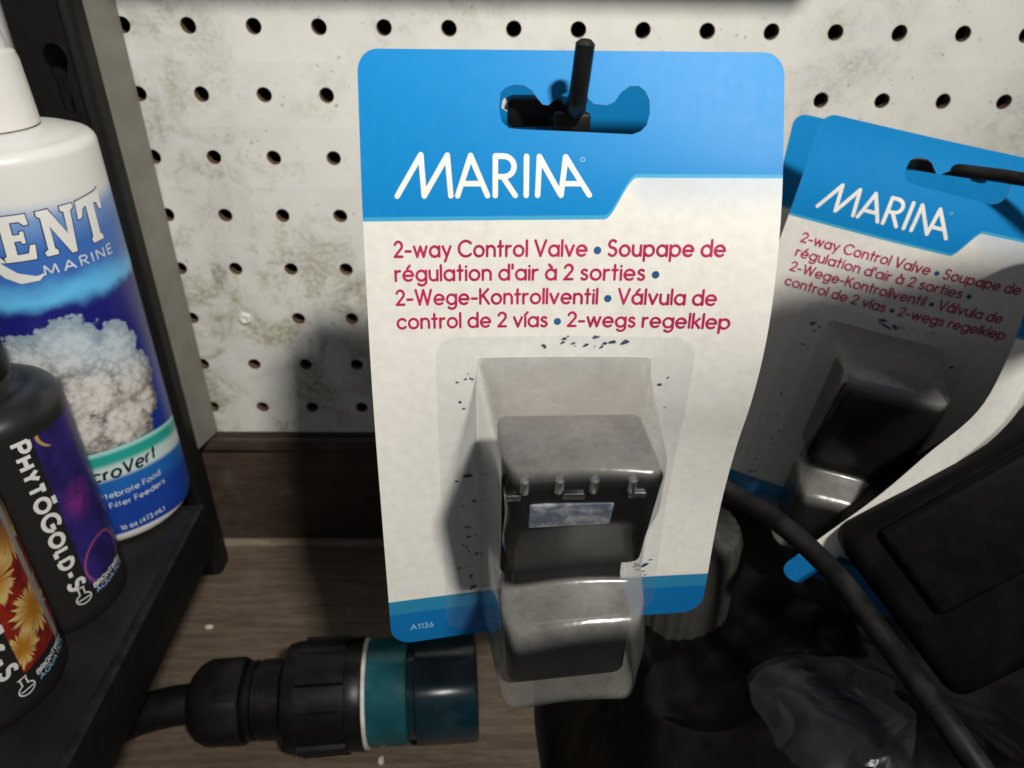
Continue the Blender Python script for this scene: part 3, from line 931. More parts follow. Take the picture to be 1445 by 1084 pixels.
# --- two black bottles
M_BOTTLEBLACK = dusty('black_bottle_plastic', (0.016, 0.015, 0.0145), 0.36, dust=(0.12, 0.115, 0.11), amount=0.35, scale=140)
def mat_black_label(kind):
    M = Mat('black_label_' + kind, rough=0.32)
    u, z, _ = M.sep(M.uv())
    p = M.comb(u, z)
    blk = (0.017, 0.0155, 0.016)
    if kind == 'purple':
        reg = (u - 9.4).step(-0.2, 0.2) * z.step(-168.8, -168.4) * z.step(-104.0, -104.6)
        n = M.noise(p, 0.08, 4, 0.6, 0.6)
        pic = M.mix(n.step(0.35, 0.65), (0.020, 0.014, 0.085), (0.035, 0.022, 0.19))
        d = (((u - 17.0) / 9.0).pow(2.0) + ((z + 134.0) / 10.0).pow(2.0)).sqrt()
        pic = M.mix(d.step(1.0, 0.0) * n.step(0.3, 0.6), pic, (0.22, 0.03, 0.24))
        ring = ((((u - 19.0) / 9.0).pow(2.0) + ((z + 163.0) / 9.5).pow(2.0)).sqrt() - 1.0).abs().step(0.09, 0.0)
        pic = M.mix(ring * 0.8, pic, (0.42, 0.10, 0.16))
        sw = (((u - 11.0) + (z + 105.0) * (z + 105.0) * -0.12).abs()).step(0.9, 0.2) * z.step(-110.5, -109.5)
        pic = M.mix(sw, pic, (0.50, 0.33, 0.10))
    else:
        reg = (u - 8.8).step(-0.2, 0.2) * z.step(-168.8, -168.4) * z.step(-100.0, -100.6)
        q = M.comb(u, z)
        n = M.noise(q, 0.14, 4, 0.6, 0.8)
        pic = M.mix(n.step(0.4, 0.62), (0.33, 0.022, 0.010), (0.15, 0.012, 0.012))
        for cu, cz, cr in ((24.0, -122.0, 11.0), (12.0, -132.0, 8.5), (21.0, -152.0, 9.5), (11.5, -160.0, 6.5), (13.0, -112.0, 7.0)):
            du, dz = (u - cu) / cr, (z - cz) / cr
            dd = (du * du + dz * dz).sqrt()
            dirn = M.comb(du / dd.max(0.02), dz / dd.max(0.02), cu * 0.3)
            ray_ = M.noise(dirn, 6.5, 2, 0.6)
            reach = dd + (0.5 - ray_) * 1.5
            mask = reach.step(1.0, 0.84)
            col = M.mix(dd.step(0.15, 1.0), (0.50, 0.20, 0.02), (0.74, 0.54, 0.19))
            col = M.mix(ray_.step(0.5, 0.36) * 0.7, col, (0.36, 0.10, 0.012))
            pic = M.mix(mask, pic, col)
        pic = M.mix(z.step(-128.0, -112.0), pic, (0.07, 0.035, 0.05))
    c = M.mix(reg, blk, pic)
    c = M.mix(M.noise(p, 0.5, 5, 0.7).step(0.6, 0.8) * 0.2, c, (0.09, 0.085, 0.08))
    # pale seam where the label ends
    if kind != 'purple':
        c = M.mix((u - 25.0).step(-0.2, 0.2) * (u - 28.5).step(0.2, -0.2) * z.step(-172.0, -170.0), c, (0.33, 0.31, 0.29))
    M.set('Base Color', c)
    M.set('Roughness', M.noise(p, 0.3, 4, 0.6) * 0.25 + 0.22)
    return M.m

def flask_strokes(x, y, k):
    s = [arc(x, y, 2.6 * k, 2.2 * k, 115, 425, 22), [(x - .9 * k, y + 2.0 * k), (x - .9 * k, y + 5.0 * k)], [(x + .9 * k, y + 2.0 * k), (x + .9 * k, y + 4.4 * k)],
         [(x - 1.5 * k, y + 5.0 * k), (x + 1.2 * k, y + 5.0 * k)], [(x - 1.9 * k, y - .2 * k), (x + 1.9 * k, y - .2 * k)]]
    return s

def black_bottle(label, cx, cy, r, az, word_, z0, z1, x0, kind, fl, micro=False):
    t = thing('supplement_bottle', label, 'bottle', (cx, cy, TZ), 'bottles on the black tray')
    bm = bmesh.new()
    prof = [(0, r - .0022), (.0006, r - .001), (.002, r)]
    prof += [(.002 + .082 * k / 16, r) for k in range(1, 17)]
    for k in range(1, 10):
        a = math.radians(10 * k)
        prof.append((.084 + .008 * math.sin(a), r - .011 * (1 - math.cos(a))))
    prof += [(.093, r - .0125), (.0955, r - .0130), (.096, r - .0138)]
    add_lathe(bm, (cx, cy, TZ), (0, 0, 1), prof, 80)
    bottle_mats_uv(bm, cx, cy, r, az)
    b = mesh_obj('body', bm, mat_black_label(kind), t)
    bm = bmesh.new()
    def kn(a, s, rr):
        return rr * (1 - (0.03 if math.sin(a * 40) > 0.1 and 0.001 < s < 0.014 else 0))
    add_lathe(bm, (cx, cy, TZ + .0962), (0, 0, 1), [(0, .0118), (.0006, .0124), (.015, .0122), (.0165, .0112), (.0172, .0086), (.030, .0064), (.042, .0040), (.043, .0028)], 96, kn)
    mesh_obj('cap', bm, M_BOTTLEBLACK, t)
    mp = cyl_map(cx, cy, r, az)
    # the name runs down the bottle: x of the alphabet goes down, its height goes to the right
    rot = lambda x, y, h: mp(x0 + y, -x, h)
    bm = bmesh.new()
    st, _ = line_strokes(word_, -z0, -z1, 0.0, 5.0, gap=.34, small=.82)
    for s in st: add_ribbon(bm, s, .68, rot, 0.0001, False, 1.2)
    for s in flask_strokes(fl[0], fl[1], fl[2]): add_ribbon(bm, s, .24, mp, 0.0001, True, 1.0)
    st, _ = line_strokes('BRIGHTWELL', fl[0] + 4.6, fl[0] + 20.5, fl[1] + 1.2, 1.9)
    for s in st: add_ribbon(bm, s, .24, mp, 0.0001, False, 1.0)
    orient_to(bm, outward(cx, cy))
    mesh_obj('lettering', bm, M_INKWHITE, b, shade=False)
    bm = bmesh.new()
    st, _ = line_strokes('AQUATICS', fl[0] + 4.8, fl[0] + 20.5, fl[1] - 1.4, 1.9)
    for s in st: add_ribbon(bm, s, .22, mp, 0.0001, False, 1.0)
    orient_to(bm, outward(cx, cy))
    mesh_obj('maker_lettering', bm, M_INKPALE, b, shade=False)
    return t
black_bottle('black bottle with purple label and white name running down it, in the middle of three', -0.198, -0.119, 0.024, math.radians(-50.28), 'Phyt\u014dGold-S', -104.0, -166.5, 3.2, 'purple', (6.2, -172.2, 1.0))
black_bottle('black bottle with orange and yellow coral picture, nearest of the three', -0.202, -0.158, 0.024, math.radians(-43.52), 'Zo\u014dPlankt\u014ds-S', -92.0, -165.5, 2.6, 'orange', (7.6, -174.6, 1.0))

# ------------------------------------------------------------------ hanging blister packs
CW, CH = 91.8, 154.0
SLOT = [(30.4, 10.4), (30.6, 8.2), (31.8, 7.1), (33.6, 6.5), (35.8, 6.7), (37.4, 7.6), (38.6, 9.0), (39.8, 10.2), (41.0, 10.3), (42.4, 9.2),
        (43.4, 8.5), (45.2, 7.6), (46.6, 7.5), (48.2, 7.8), (49.6, 9.0), (50.8, 10.0), (53.6, 10.2), (55.2, 9.6), (56.6, 7.8), (58.4, 6.6), (60.4, 6.5),
        (61.8, 7.4), (62.8, 9.2), (62.9, 11.6), (62.3, 13.8), (61.0, 15.0), (59.2, 15.6), (48.0, 15.3), (35.8, 15.0), (32.6, 14.8), (31.0, 13.6), (30.5, 12.0)]
SLOT_SHORT = [(31.2, 12.0), (31.6, 11.2), (32.4, 10.8), (34.0, 10.6), (36.0, 10.5), (37.4, 10.4), (42.0, 10.4), (44.0, 9.8), (45.6, 11.0), (45.8, 13.2), (44.6, 14.8), (40.0, 15.0), (33.0, 14.9), (31.0, 13.6)]

def card_outline():
    pts = []
    for cx, cy, r, a0 in ((4.4, 4.4, 4.4, 180), (CW - 4.4, 4.4, 4.4, 270), (CW - 6, CH - 6, 6, 0), (6, CH - 6, 6, 90)):
        for k in range(9):
            a = math.radians(a0 + 90 * k / 8)
            pts.append((cx + r * math.cos(a), cy + r * math.sin(a)))
    return pts

LOGO = [[(7.9, 28.9), (13.3, 20.4)], [(13.3, 20.4), (13.9, 28.9)], [(13.9, 28.9), (19.1, 20.4)], [(19.1, 20.4), (19.8, 28.9)],
        [(21.3, 28.9), (24.2, 20.4)], [(24.2, 20.4), (27.9, 28.9)], [(22.5, 26.3), (26.6, 26.3)],
        [(29.6, 28.9), (29.6, 20.4)], [(29.6, 20.4), (31.4, 20.4)] + arc(31.4, 22.6, 2.3, 2.2, -90, 90, 10) + [(29.9, 24.8)], [(31.3, 24.9), (34.0, 28.9)],
        [(36.4, 28.9), (36.4, 20.4)],
        [(38.9, 28.9), (39.2, 20.4)], [(39.2, 20.4), (44.0, 28.9)], [(44.0, 28.9), (44.9, 20.4)], [(44.9, 20.4), (50.2, 28.9)], [(44.4, 26.3), (48.4, 26.3)]]
TEXT = [('2-way Control Valve \u2022 Soupape de', 6.9, 80.3, 41.9), ("r\u00e9gulation d'air \u00e0 2 sorties \u2022", 6.9, 66.2, 47.2),
        ('2-Wege-Kontrollventil \u2022 V\u00e1lvula de', 6.9, 79.4, 52.7), ('control de 2 v\u00edas \u2022 2-wegs regelklep', 6.9, 83.0, 58.2)]

def fillet(pts, r, n=5):
    out = [pts[0]]
    for i in range(1, len(pts) - 1):
        p, a, b = Vector(pts[i]), Vector(pts[i - 1]), Vector(pts[i + 1])
        da, db = a - p, b - p
        k = min(r, da.length * .45, db.length * .45)
        q0, q1 = p + da.normalized() * k, p + db.normalized() * k
        for j in range(n + 1):
            t = j / n
            out.append(tuple((1 - t)**2 * q0 + 2 * t * (1 - t) * p + t * t * q1))
    out.append(pts[-1])
    return out

def densify(pts, step):
    out = [pts[0]]
    for a, b in zip(pts, pts[1:]):
        n = max(1, int(math.hypot(b[0] - a[0], b[1] - a[1]) / step))
        out += [(lerp(a[0], b[0], k / n), lerp(a[1], b[1], k / n)) for k in range(1, n + 1)]
    return out

def box_in_(D, bm, u0, u1, w0, w1, d0, d1a, d1b, bev):
    b2 = bmesh.new()
    add_box(b2, (0, 0, 0), (1, 1, 1), bev, 3)
    vm = {}
    for v in b2.verts:
        w = lerp(w0, w1, v.co.y)
        d1 = lerp(d1a, d1b, v.co.y)
        vm[v] = bm.verts.new(D(lerp(u0, u1, v.co.x), w, lerp(d0, d1, v.co.z)))
    for f in b2.faces:
        bm.faces.new([vm[v] for v in f.verts])
    b2.free()

DOME = [(65.8, 0.0), (67.0, 3.2), (70.6, 29.0), (72.2, 37.0), (75.5, 38.5), (87.0, 37.0), (106.0, 30.5), (111.0, 30.0), (114.5, 40.0), (119.0, 42.5), (126.0, 42.0), (138.0, 40.5), (142.0, 38.0), (144.6, 20.0), (145.0, 0.0)]
def blister_pack(label, S, loc, group, depth=1.0, slot=SLOT, text=True, logo=True, valve=True, seed=1, drop=0.0, pins=True, prof=None, span=(25.2, 66.8), film=None, flakes=True):
    """S(u, w) -> point of the card's printed face (u, w in mm from its top left corner)"""
    rnd = random.Random(seed)
    t = thing('blister_pack', label, 'blister pack', loc, group)
    def nrm(u, w):
        e = 1.5
        return (S(u, w + e) - S(u, w - e)).cross(S(u + e, w) - S(u - e, w)).normalized()
    N0 = (nrm(45, 60) + nrm(45, 100) + nrm(45, 130)).normalized()
    view = lambda p: N0
    # --- the card
    bm = bmesh.new()
    fill_with_holes(bm, card_outline(), [slot])
    for k in range(1, 24):
        bmesh.ops.bisect_plane(bm, geom=bm.verts[:] + bm.edges[:] + bm.faces[:], plane_co=(CW * k / 24, 0, 0), plane_no=(1, 0, 0))
    for k in range(1, 40):
        bmesh.ops.bisect_plane(bm, geom=bm.verts[:] + bm.edges[:] + bm.faces[:], plane_co=(0, CH * k / 40, 0), plane_no=(0, 1, 0))
    uvl = bm.loops.layers.uv.new('UVMap')
    front = bm.faces[:]
    for f in front:
        for l in f.loops:
            l[uvl].uv = (l.vert.co.x, l.vert.co.y)
    uw = {v: (v.co.x, v.co.y) for v in bm.verts}
    r = bmesh.ops.extrude_face_region(bm, geom=front)
    new = [g for g in r['geom'] if isinstance(g, bmesh.types.BMVert)]
    newset = set(new)
    for v in bm.verts:
        u, w = v.co.x, v.co.y
        n = nrm(u, w)
        v.co = S(u, w) + (n * 0.0 if v in newset else n * -0.00045)
    for f in bm.faces:
        f.material_index = 0 if all(v in newset for v in f.verts) else 1
    bm.normal_update()
    for f in bm.faces:
        if f.material_index == 0 and f.normal.dot(N0) < 0:
            f.normal_flip()
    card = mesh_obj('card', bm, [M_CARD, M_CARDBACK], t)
    mapf = lambda x, y, h: S(x, y) + nrm(x, y) * h
    if logo:
        bm = bmesh.new()
        for s in LOGO: add_ribbon(bm, s, .60, mapf, 0.00006, True, 2.5)
        orient_to(bm, view)
        mesh_obj('brand_lettering', bm, M_INKWHITE, card, shade=False)
        bm = bmesh.new()
        for s in [arc(48.6, 20.9, .45, .45, 0, 360, 14)]: add_ribbon(bm, s, .07, mapf, 0.00006)
        orient_to(bm, view)
        mesh_obj('trade_mark_sign', bm, M_INKPALE, card, shade=False)
    if text:
        bm, bd = bmesh.new(), bmesh.new()
        for tx, a, b, y in TEXT:
            st, bu = line_strokes(tx, a, b, 0, 3.35, gap=.25, space=.36)
            for s in st: add_ribbon(bm, [(p[0], y - p[1]) for p in s], .285, mapf, 0.00006, True, 2.5)
            for p in bu: add_disc(bd, p[0], y - p[1], .85, mapf, 0.00006, 14)
        orient_to(bm, view); orient_to(bd, view)
        mesh_obj('product_lettering', bm, M_INKRED, card, shade=False)
        mesh_obj('bullet_marks', bd, M_INKBLUE, card, shade=False)
        bm = bmesh.new()
        st, _ = line_strokes('A1136', 5.6, 11.8, 0, 1.75, gap=.3)
        for s in st: add_ribbon(bm, [(p[0], 149.2 - drop - p[1]) for p in s], .13, mapf, 0.00006, True)
        orient_to(bm, view)
        mesh_obj('code_lettering', bm, M_INKPALE, card, shade=False)
    # --- blister: thermoformed dome on a flat flange
    D = lambda u, w, d: S(u, w) + nrm(u, w) * 0.0003 + N0 * (d * depth / 1000)
    prof_ = fillet(prof or DOME, 2.6, 5)
    prof_ = densify(prof_, 1.6)
    sect = fillet([(0.0, 0.0), (0.115, 0.90), (0.17, 1.0), (0.5, 1.0), (0.86, 1.0), (0.915, 0.90), (1.0, 0.0)], 0.09, 5)
    sect = densify(sect, 0.06)
    uL, uR = span
    bm = bmesh.new()
    rows = []
    for i, (w, d) in enumerate(prof_):
        k = min(1.0, d / 30.0)
        ro = []
        for s, f in sect:
            # the sides only lean in where the dome stands out from the card
            sag = 0.35 * math.sin(w * 0.16 + s * 3.0) * f
            u = lerp(uL, uR, s) + 0.35 * math.sin(w * .31) * f
            ww = w + 0.5 * math.sin(s * 7.0 + 1.0) * f * k
            ro.append(bm.verts.new(D(u, ww, max(0.0, d * f + sag * k))))
        rows.append(ro)
    for a, b in zip(rows, rows[1:]):
        for k in range(len(a) - 1):
            bm.faces.new((a[k], a[k + 1], b[k + 1], b[k]))
    orient_to(bm, view)
    bmesh.ops.recalc_face_normals(bm, faces=bm.faces[:])
    bm.normal_update()
    if sum(f.normal.dot(N0) * f.calc_area() for f in bm.faces) < 0:
        bmesh.ops.reverse_faces(bm, faces=bm.faces[:])
    bl = mesh_obj('blister', bm, film or M_BLISTER, t)
    if prof:
        bm = bmesh.new()
        box = valve(bm, D)
        bmesh.ops.recalc_face_normals(bm, faces=bm.faces[:])
        mesh_obj('black_insert', bm, M_VALVE, t)
        return t
    # flange ring
    bm = bmesh.new()
    out = []
    for cx, cy, rr, a0 in ((20.5, 65.5, 5, 180), (71.5, 65.5, 5, 270), (71.5, 146.5, 5, 0), (20.5, 146.5, 5, 90)):
        out += [(cx + rr * math.cos(math.radians(a0 + 15 * k)), cy + rr * math.sin(math.radians(a0 + 15 * k))) for k in range(7)]
    inn = [(uL - .2, 65.4), (uR + .2, 65.4), (uR + .2, 149.4), (uL - .2, 149.4)]
    fill_with_holes(bm, out, [inn])
    for k in range(1, 16):
        bmesh.ops.bisect_plane(bm, geom=bm.verts[:] + bm.edges[:] + bm.faces[:], plane_co=(15 + 62 * k / 16, 0, 0), plane_no=(1, 0, 0))
    for k in range(1, 24):
        bmesh.ops.bisect_plane(bm, geom=bm.verts[:] + bm.edges[:] + bm.faces[:], plane_co=(0, 60 + 92 * k / 24, 0), plane_no=(0, 1, 0))
    for v in bm.verts:
        v.co = S(v.co.x, v.co.y) + nrm(v.co.x, v.co.y) * 0.0003
    orient_to(bm, view)
    mesh_obj('flange', bm, M_FLANGE, bl)
    # dark glue flakes round the rim of the dome
    bm = bmesh.new()
    spots = [(rnd.uniform(41, 60), rnd.uniform(60.4, 63.4)) for _ in range(17)]
    spots += [(rnd.uniform(67.3, 71.5), w + rnd.uniform(-1.2, 1.2)) for w in (72, 80, 87, 95, 104, 112, 119, 124, 128, 132, 135) for _ in range(2)]
    spots += [(rnd.uniform(19.5, 24.6), w + rnd.uniform(-1, 1)) for w in (70, 78, 72, 100, 108, 116, 119, 122, 125, 129, 133, 136) for _ in range(2)]
    spots += [(rnd.uniform(67.3, 76), rnd.uniform(132, 137.5)) for _ in range(10)]
    for u, w in spots:
        rr = rnd.uniform(.12, .42) * (1.8 if rnd.random() < .22 else 1)
        a0 = rnd.uniform(-.6, .6)
        n = 9
        ring = []
        for k in range(n):
            a = 2 * math.pi * k / n
            q = rr * rnd.uniform(.65, 1.25)
            x, y = q * 1.7 * math.cos(a), q * .75 * math.sin(a) + .35 * rr * math.cos(a)**2
            ring.append(bm.verts.new(mapf(u + x * math.cos(a0) - y * math.sin(a0), w + x * math.sin(a0) + y * math.cos(a0), .00042)))
        top = bm.verts.new(mapf(u, w, .00042 + .00025 * rnd.random()))
        for k in range(n):
            bm.faces.new((ring[k], ring[(k + 1) % n], top))
    orient_to(bm, view)
    fl = mesh_obj('glue_flakes', bm, M_FLAKE, bl)
    fl['kind'] = 'stuff'
    # --- the valve shut inside
    box_in = lambda *a: box_in_(D, *a)
    if valve:
        bm = bmesh.new()
        box_in(bm, 29.6, 62.4, 74.0, 108.5, 12, 36.4, 28.6, .06)
        box_in(bm, 31.5, 61.0, 119.5, 140.5, 8, 34.0, 32.0, .10)
        box_in(bm, 33.0, 59.5, 107.0, 120.0, 8, 24.0, 24.0, .05)
        bmesh.ops.recalc_face_normals(bm, faces=bm.faces[:])
        va = mesh_obj('valve_body', bm, M_VALVE, t)
        if not pins:
            return t
        for u in (34.2, 41.2, 48.2, 55.8):
            bm = bmesh.new()
            a, b = D(u, 74.6, 37.0), D(u, 79.0, 35.9)
            add_tube(bm, [a, lerp(a, b, .1), lerp(a, b, .9), b], [.0006, .0010, .0010, .0007], 14)
            mesh_obj('valve_pin', bm, M_CHROME, va)
        for u0, u1 in ((30.4, 33.6), (42.2, 46.8), (55.6, 59.4)):  # bright bars standing in for the highlights on the valve front
            bm = bmesh.new()
            box_in(bm, u0, u1, 79.6, 81.4, 33.0, 35.9, 35.6, .15)
            bmesh.ops.recalc_face_normals(bm, faces=bm.faces[:])
            mesh_obj('highlight_bar', bm, M_CHROME, va)
        bm = bmesh.new()
        box_in(bm, 35.6, 53.2, 83.6, 91.5, 30.0, 34.6, 32.6, .04)
        bmesh.ops.recalc_face_normals(bm, faces=bm.faces[:])
        mesh_obj('rating_plate', bm, M_PLATE, va)
    return t

# --- nearest pack: hangs from the hook, bowed forward
LW = [-8, 0, 4, 18, 32, 71, 112, 136, 153, 165]
LY = [-.1464, -.1488, -.1502, -.1551, -.1597, -.1686, -.1735, -.1759, -.1778, -.1788]
RW = [-8, 0, 3.4, 23, 35.6, 49.3, 61.3, 75.9, 90, 110, 125, 141, 165]
RY = [-.1445, -.1484, -.1503, -.1614, -.1668, -.1704, -.1715, -.1702, -.1670, -.1644, -.1642, -.1651, -.1655]
fL, fR = spline(LW, LY), spline(RW, RY)
def S_main(u, w):
    ww = w - 0.034 * u * smooth(16, 34, w) * (1 - smooth(110, 138, w)) + 0.05 * u * smooth(110, 160, w) * 0.0
    t = u / CW
    y = lerp(fL(ww), fR(ww), t)
    y += 0.0016 * math.sin(math.pi * max(0, min(1, t))) * smooth(20, 60, ww)
    return Vector((-0.0607 + u / 1000, y, 0.0116 - ww / 1000))
GP = 'blue and white blister packs hanging on hooks'
blister_pack('large blue and white valve pack facing front, nearest and upright', S_main, (-0.0148, -0.1495, 0.0116), GP, seed=3)

# --- pack hanging just behind it on the same hook
def S_behind(u, w):
    return Vector((-0.0590 + u * .00094, -0.1340 + w * .00024, 0.0090 - w * .00094))
blister_pack('blue card seen only through the hanging slot of the nearest pack', S_behind, (-0.0148, -0.134, 0.009), GP, depth=0.42, slot=SLOT_SHORT, text=False, logo=False, valve=False, seed=5)

# --- tilted pack on the second hook
RO = Vector((0.0769, -0.0665, -0.0174))
RU, RN, RUP = Vector((0.9516, -0.2684, -0.1499)), Vector((-0.2634, -0.9632, 0.0529)), Vector((0.1586, 0.0109, 0.9873))
def S_right(u, w):
    b = 0.0040 * math.sin(math.pi * min(1, max(0, u / CW)))
    return RO + RU * (u / 1000) - RUP * (w / 1000) + RN * (b + 0.00004 * w - 0.004 * smooth(0, 30, 30 - w))
blister_pack('tilted valve pack right of the nearest one, its text still readable', S_right, tuple(RO), GP, depth=0.95, seed=8, pins=False)
def S_rback(u, w):
    p = Vector((0.0770, -0.0400, -0.0222))
    return p + Vector((0.96, -0.16, -0.17)) * (u / 1000) - Vector((0.06, 0.03, 0.997)) * (w / 1000)
blister_pack('pack hidden behind the tilted one, only its blue left corner showing', S_rback, (0.077, -0.04, -0.0222), GP, depth=0.5, text=False, logo=False, valve=False, seed=11, slot=[(x - 9.0, y) for x, y in SLOT_SHORT])

# --- bent pack at the right edge: its margin faces out, its body curls away towards the front
PB = [(0.1172, -0.1267, -0.0364), (0.1193, -0.1311, -0.0568), (0.1173, -0.1346, -0.0722), (0.1136, -0.1363, -0.0885), (0.1039, -0.1356, -0.1049),
      (0.0925, -0.1362, -0.1215), (0.0757, -0.1372, -0.1407), (0.0645, -0.1384, -0.1527)]
AV = [(.82, -.56, .15), (.8104, -.5718, .1275), (.776, -.6296, -.0369), (.676, -.6907, -.2567), (.5944, -.7088, -.3798), (.5741, -.7157, -.37), (.66, -.69, -.25), (.74, -.62, -.15)]
NV = [(-.58, -.79, .17), (-.5859, -.7918, .1724), (-.6058, -.7604, .234), (-.6314, -.7226, .2814), (-.598, -.7054, .3805), (-.5486, -.6976, .4609), (-.5123, -.6922, .5084), (-.49, -.6904, .5322)]
PL = [0.0]
for a, b in zip(PB, PB[1:]):
    PL.append(PL[-1] + (Vector(b) - Vector(a)).length * 1000)
WS = [q * CH / PL[-1] for q in PL]
fP = [spline(WS, [p[i] for p in PB]) for i in range(3)]
fA = [spline(WS, [p[i] for p in AV]) for i in range(3)]
fN = [spline(WS, [p[i] for p in NV]) for i in range(3)]
def curl_angle(u):
    return math.radians(6 - 94 * smooth(1.0, 13.0, u) + 74 * smooth(26.0, 48.0, u))
CURL = [(0.0, 0.0)]
for k in range(1, 200):
    CURL.append((CURL[-1][0] + math.cos(curl_angle(k * .5)) * 0.0005, CURL[-1][1] + math.sin(curl_angle(k * .5)) * 0.0005))
def curl(u, w):
    x = max(0.0, u) * 2
    i = min(int(x), 198)
    return [lerp(CURL[i][c], CURL[i + 1][c], x - i) for c in (0, 1)]
def S_bent(u, w):
    wc = max(WS[0], min(WS[-1], w))
    p, a, n = [Vector((f[0](wc), f[1](wc), f[2](wc))) for f in (fP, fA, fN)]
    ca, cn = curl(u, wc)
    if u < 0:
        ca = u / 1000
    d = Vector((fP[0](WS[-1]) - fP[0](WS[-1] - 6), fP[1](WS[-1]) - fP[1](WS[-1] - 6), fP[2](WS[-1]) - fP[2](WS[-1] - 6))).normalized() if w > wc else Vector((0, 0, -1))
    return p + a.normalized() * ca + n.normalized() * cn + d * ((w - wc) / 1000)
M_CLEAN = mat_clear('clear_blister_film', 0.008, 0.01, tint=(0.95, 0.955, 0.96), rough=0.16, bumpk=0.35)
def bent_insert(bm, D):
    box_in_(D, bm, 52.0, 86.0, 40.0, 130.0, 0.4, 1.6, 1.6, .05)
blister_pack('sharply bent pack at the right edge showing a curved white margin', S_bent, PB[-1], GP, seed=14, text=False, logo=False,
             valve=bent_insert, span=(50.0, 88.0), film=M_CLEAN,
             prof=[(36.0, 0.0), (38.0, 2.4), (84.0, 2.6), (132.0, 2.4), (134.0, 0.0)])

# ------------------------------------------------------------------ hooks
GH = 'black hooks in the perforated board'
bm = bmesh.new()
pts = smooth_path([(-0.0254, 0.006, -0.0254), (-0.0252, -0.010, -0.0254), (-0.0215, -0.08, -0.0120), (-0.0146, -0.148, 0.0000), (-0.0141, -0.1570, 0.0020), (-0.0138, -0.1600, 0.0068), (-0.0132, -0.1612, 0.0152)], 8)
n = len(pts)
rad = [.0021 if i < n - 12 else .00195 for i in range(n)]
rad[-1] = .0012
add_tube(bm, pts, rad, 16)
hk = thing('peg_hook', 'black hook with upturned tip poking above the nearest pack', 'hook', (-0.0254, 0.0, 0.0), GH)
mesh_obj('rod', bm, M_HOOK, hk)
bm = bmesh.new()
add_box(bm, (-0.0186, -0.1545, -0.0046), (-0.0104, -0.1512, -0.0002), 0.0008)
mesh_obj('stop_collar', bm, M_HOOK, hk)
bm = bmesh.new()
add_box(bm, (-0.0285, -0.1462, -0.0052), (-0.0148, -0.1400, 0.0012), 0.0012)
mesh_obj('hook_block', bm, M_HOOK, hk)
hk = thing('peg_hook', 'black hook passing through the slot of the tilted pack', 'hook', (0.127, 0.0, -0.0508), GH)
bm = bmesh.new()
pts = smooth_path([(0.127, 0.006, -0.0508), (0.1268, -0.010, -0.0508), (0.1115, -0.0598, -0.0352), (0.1165, -0.0752, -0.0325), (0.1262, -0.0872, -0.0312), (0.142, -0.104, -0.0290), (0.166, -0.140, -0.0150), (0.160, -0.195, 0.0200)], 8)
add_tube(bm, pts, .0021, 14)
mesh_obj('rod', bm, M_HOOK, hk)
bm = bmesh.new()
shade_pts = [(.086, -.040), (.128, .000), (.152, .013), (.200, .030), (.200, .056), (.100, .056), (.074, -.012)]  # added plate out of view, outlined only to shade the tilted pack
lo = [bm.verts.new((x, -0.2010, z)) for x, z in shade_pts]
hi = [bm.verts.new((x, -0.1995, z)) for x, z in shade_pts]
bm.faces.new(lo); bm.faces.new(hi[::-1])
for k in range(len(shade_pts)):
    bm.faces.new((lo[k], hi[k], hi[(k + 1) % len(shade_pts)], lo[(k + 1) % len(shade_pts)]))
bmesh.ops.recalc_face_normals(bm, faces=bm.faces[:])
mesh_obj('shade_plate', bm, M_HOOK, hk)

# ------------------------------------------------------------------ hose connector lying on the deck
CY, CZ = -0.1165, -0.2472
KR_ = 0.945                                          # overall girth of the coupling
M_RUBBER = dusty('black_rubber', (0.009, 0.0088, 0.0085), 0.48, dust=(0.06, 0.054, 0.047), amount=0.22)
M_NUT = dusty('black_moulded_nylon', (0.008, 0.0078, 0.0075), 0.33, dust=(0.07, 0.062, 0.055), amount=0.2)
def mat_teal(name, c, r):
    M = Mat(name, c, r)
    M.set('Transmission Weight', 0.35)
    M.set('IOR', 1.45)
    p = M.position()
    n = M.noise(p, 120, 5, 0.6)
    M.set('Base Color', M.mix(n.step(0.4, 0.75), c, [q * 1.5 + .01 for q in c]))
    M.bump(M.noise(p, 300, 3, 0.6), 0.1, 0.0004)
    return M.m
M_TEAL = mat_teal('teal_plastic', (0.006, 0.095, 0.115), 0.28)
M_TEAL2 = mat_teal('dark_teal_plastic', (0.004, 0.026, 0.038), 0.25)
M_GASKET = plain('white_gasket', (0.55, 0.54, 0.50), 0.6)
con = thing('hose_connector', 'black ribbed hose coupling with teal end lying on the wood', 'hose coupling', (-0.095, CY, -0.271))
ax = Vector((1, 0.075, 0.0)).normalized()
org = Vector((-0.1590, CY - 0.006, CZ))
def hexrib(a, s, r):
    return r * (1 + 0.03 * math.cos(6 * a))
bm = bmesh.new()
add_lathe(bm, org, ax, [(p_, r_ * KR_) for p_, r_ in [(0, .008), (.0005, .0125), (.004, .0165), (.008, .0186), (.0215, .0188), (.0225, .0180), (.0228, .010)]], 60, hexrib)
mesh_obj('gland_cap', bm, M_RUBBER, con)
bm = bmesh.new()
add_lathe(bm, org, ax, [(p_, r_ * KR_) for p_, r_ in [(.0225, .0145), (.0235, .0148), (.0240, .0168), (.0265, .0170), (.0270, .0158), (.0285, .0158), (.0290, .0172), (.0395, .0174), (.0400, .0160)]], 60)
mesh_obj('collar', bm, M_NUT, con)
bm = bmesh.new()
def ribs(a, s, r):
    if .046 < s < .0655:
        return r + (.0016 if math.sin(a * 9) > 0.35 else 0.0)
    return r
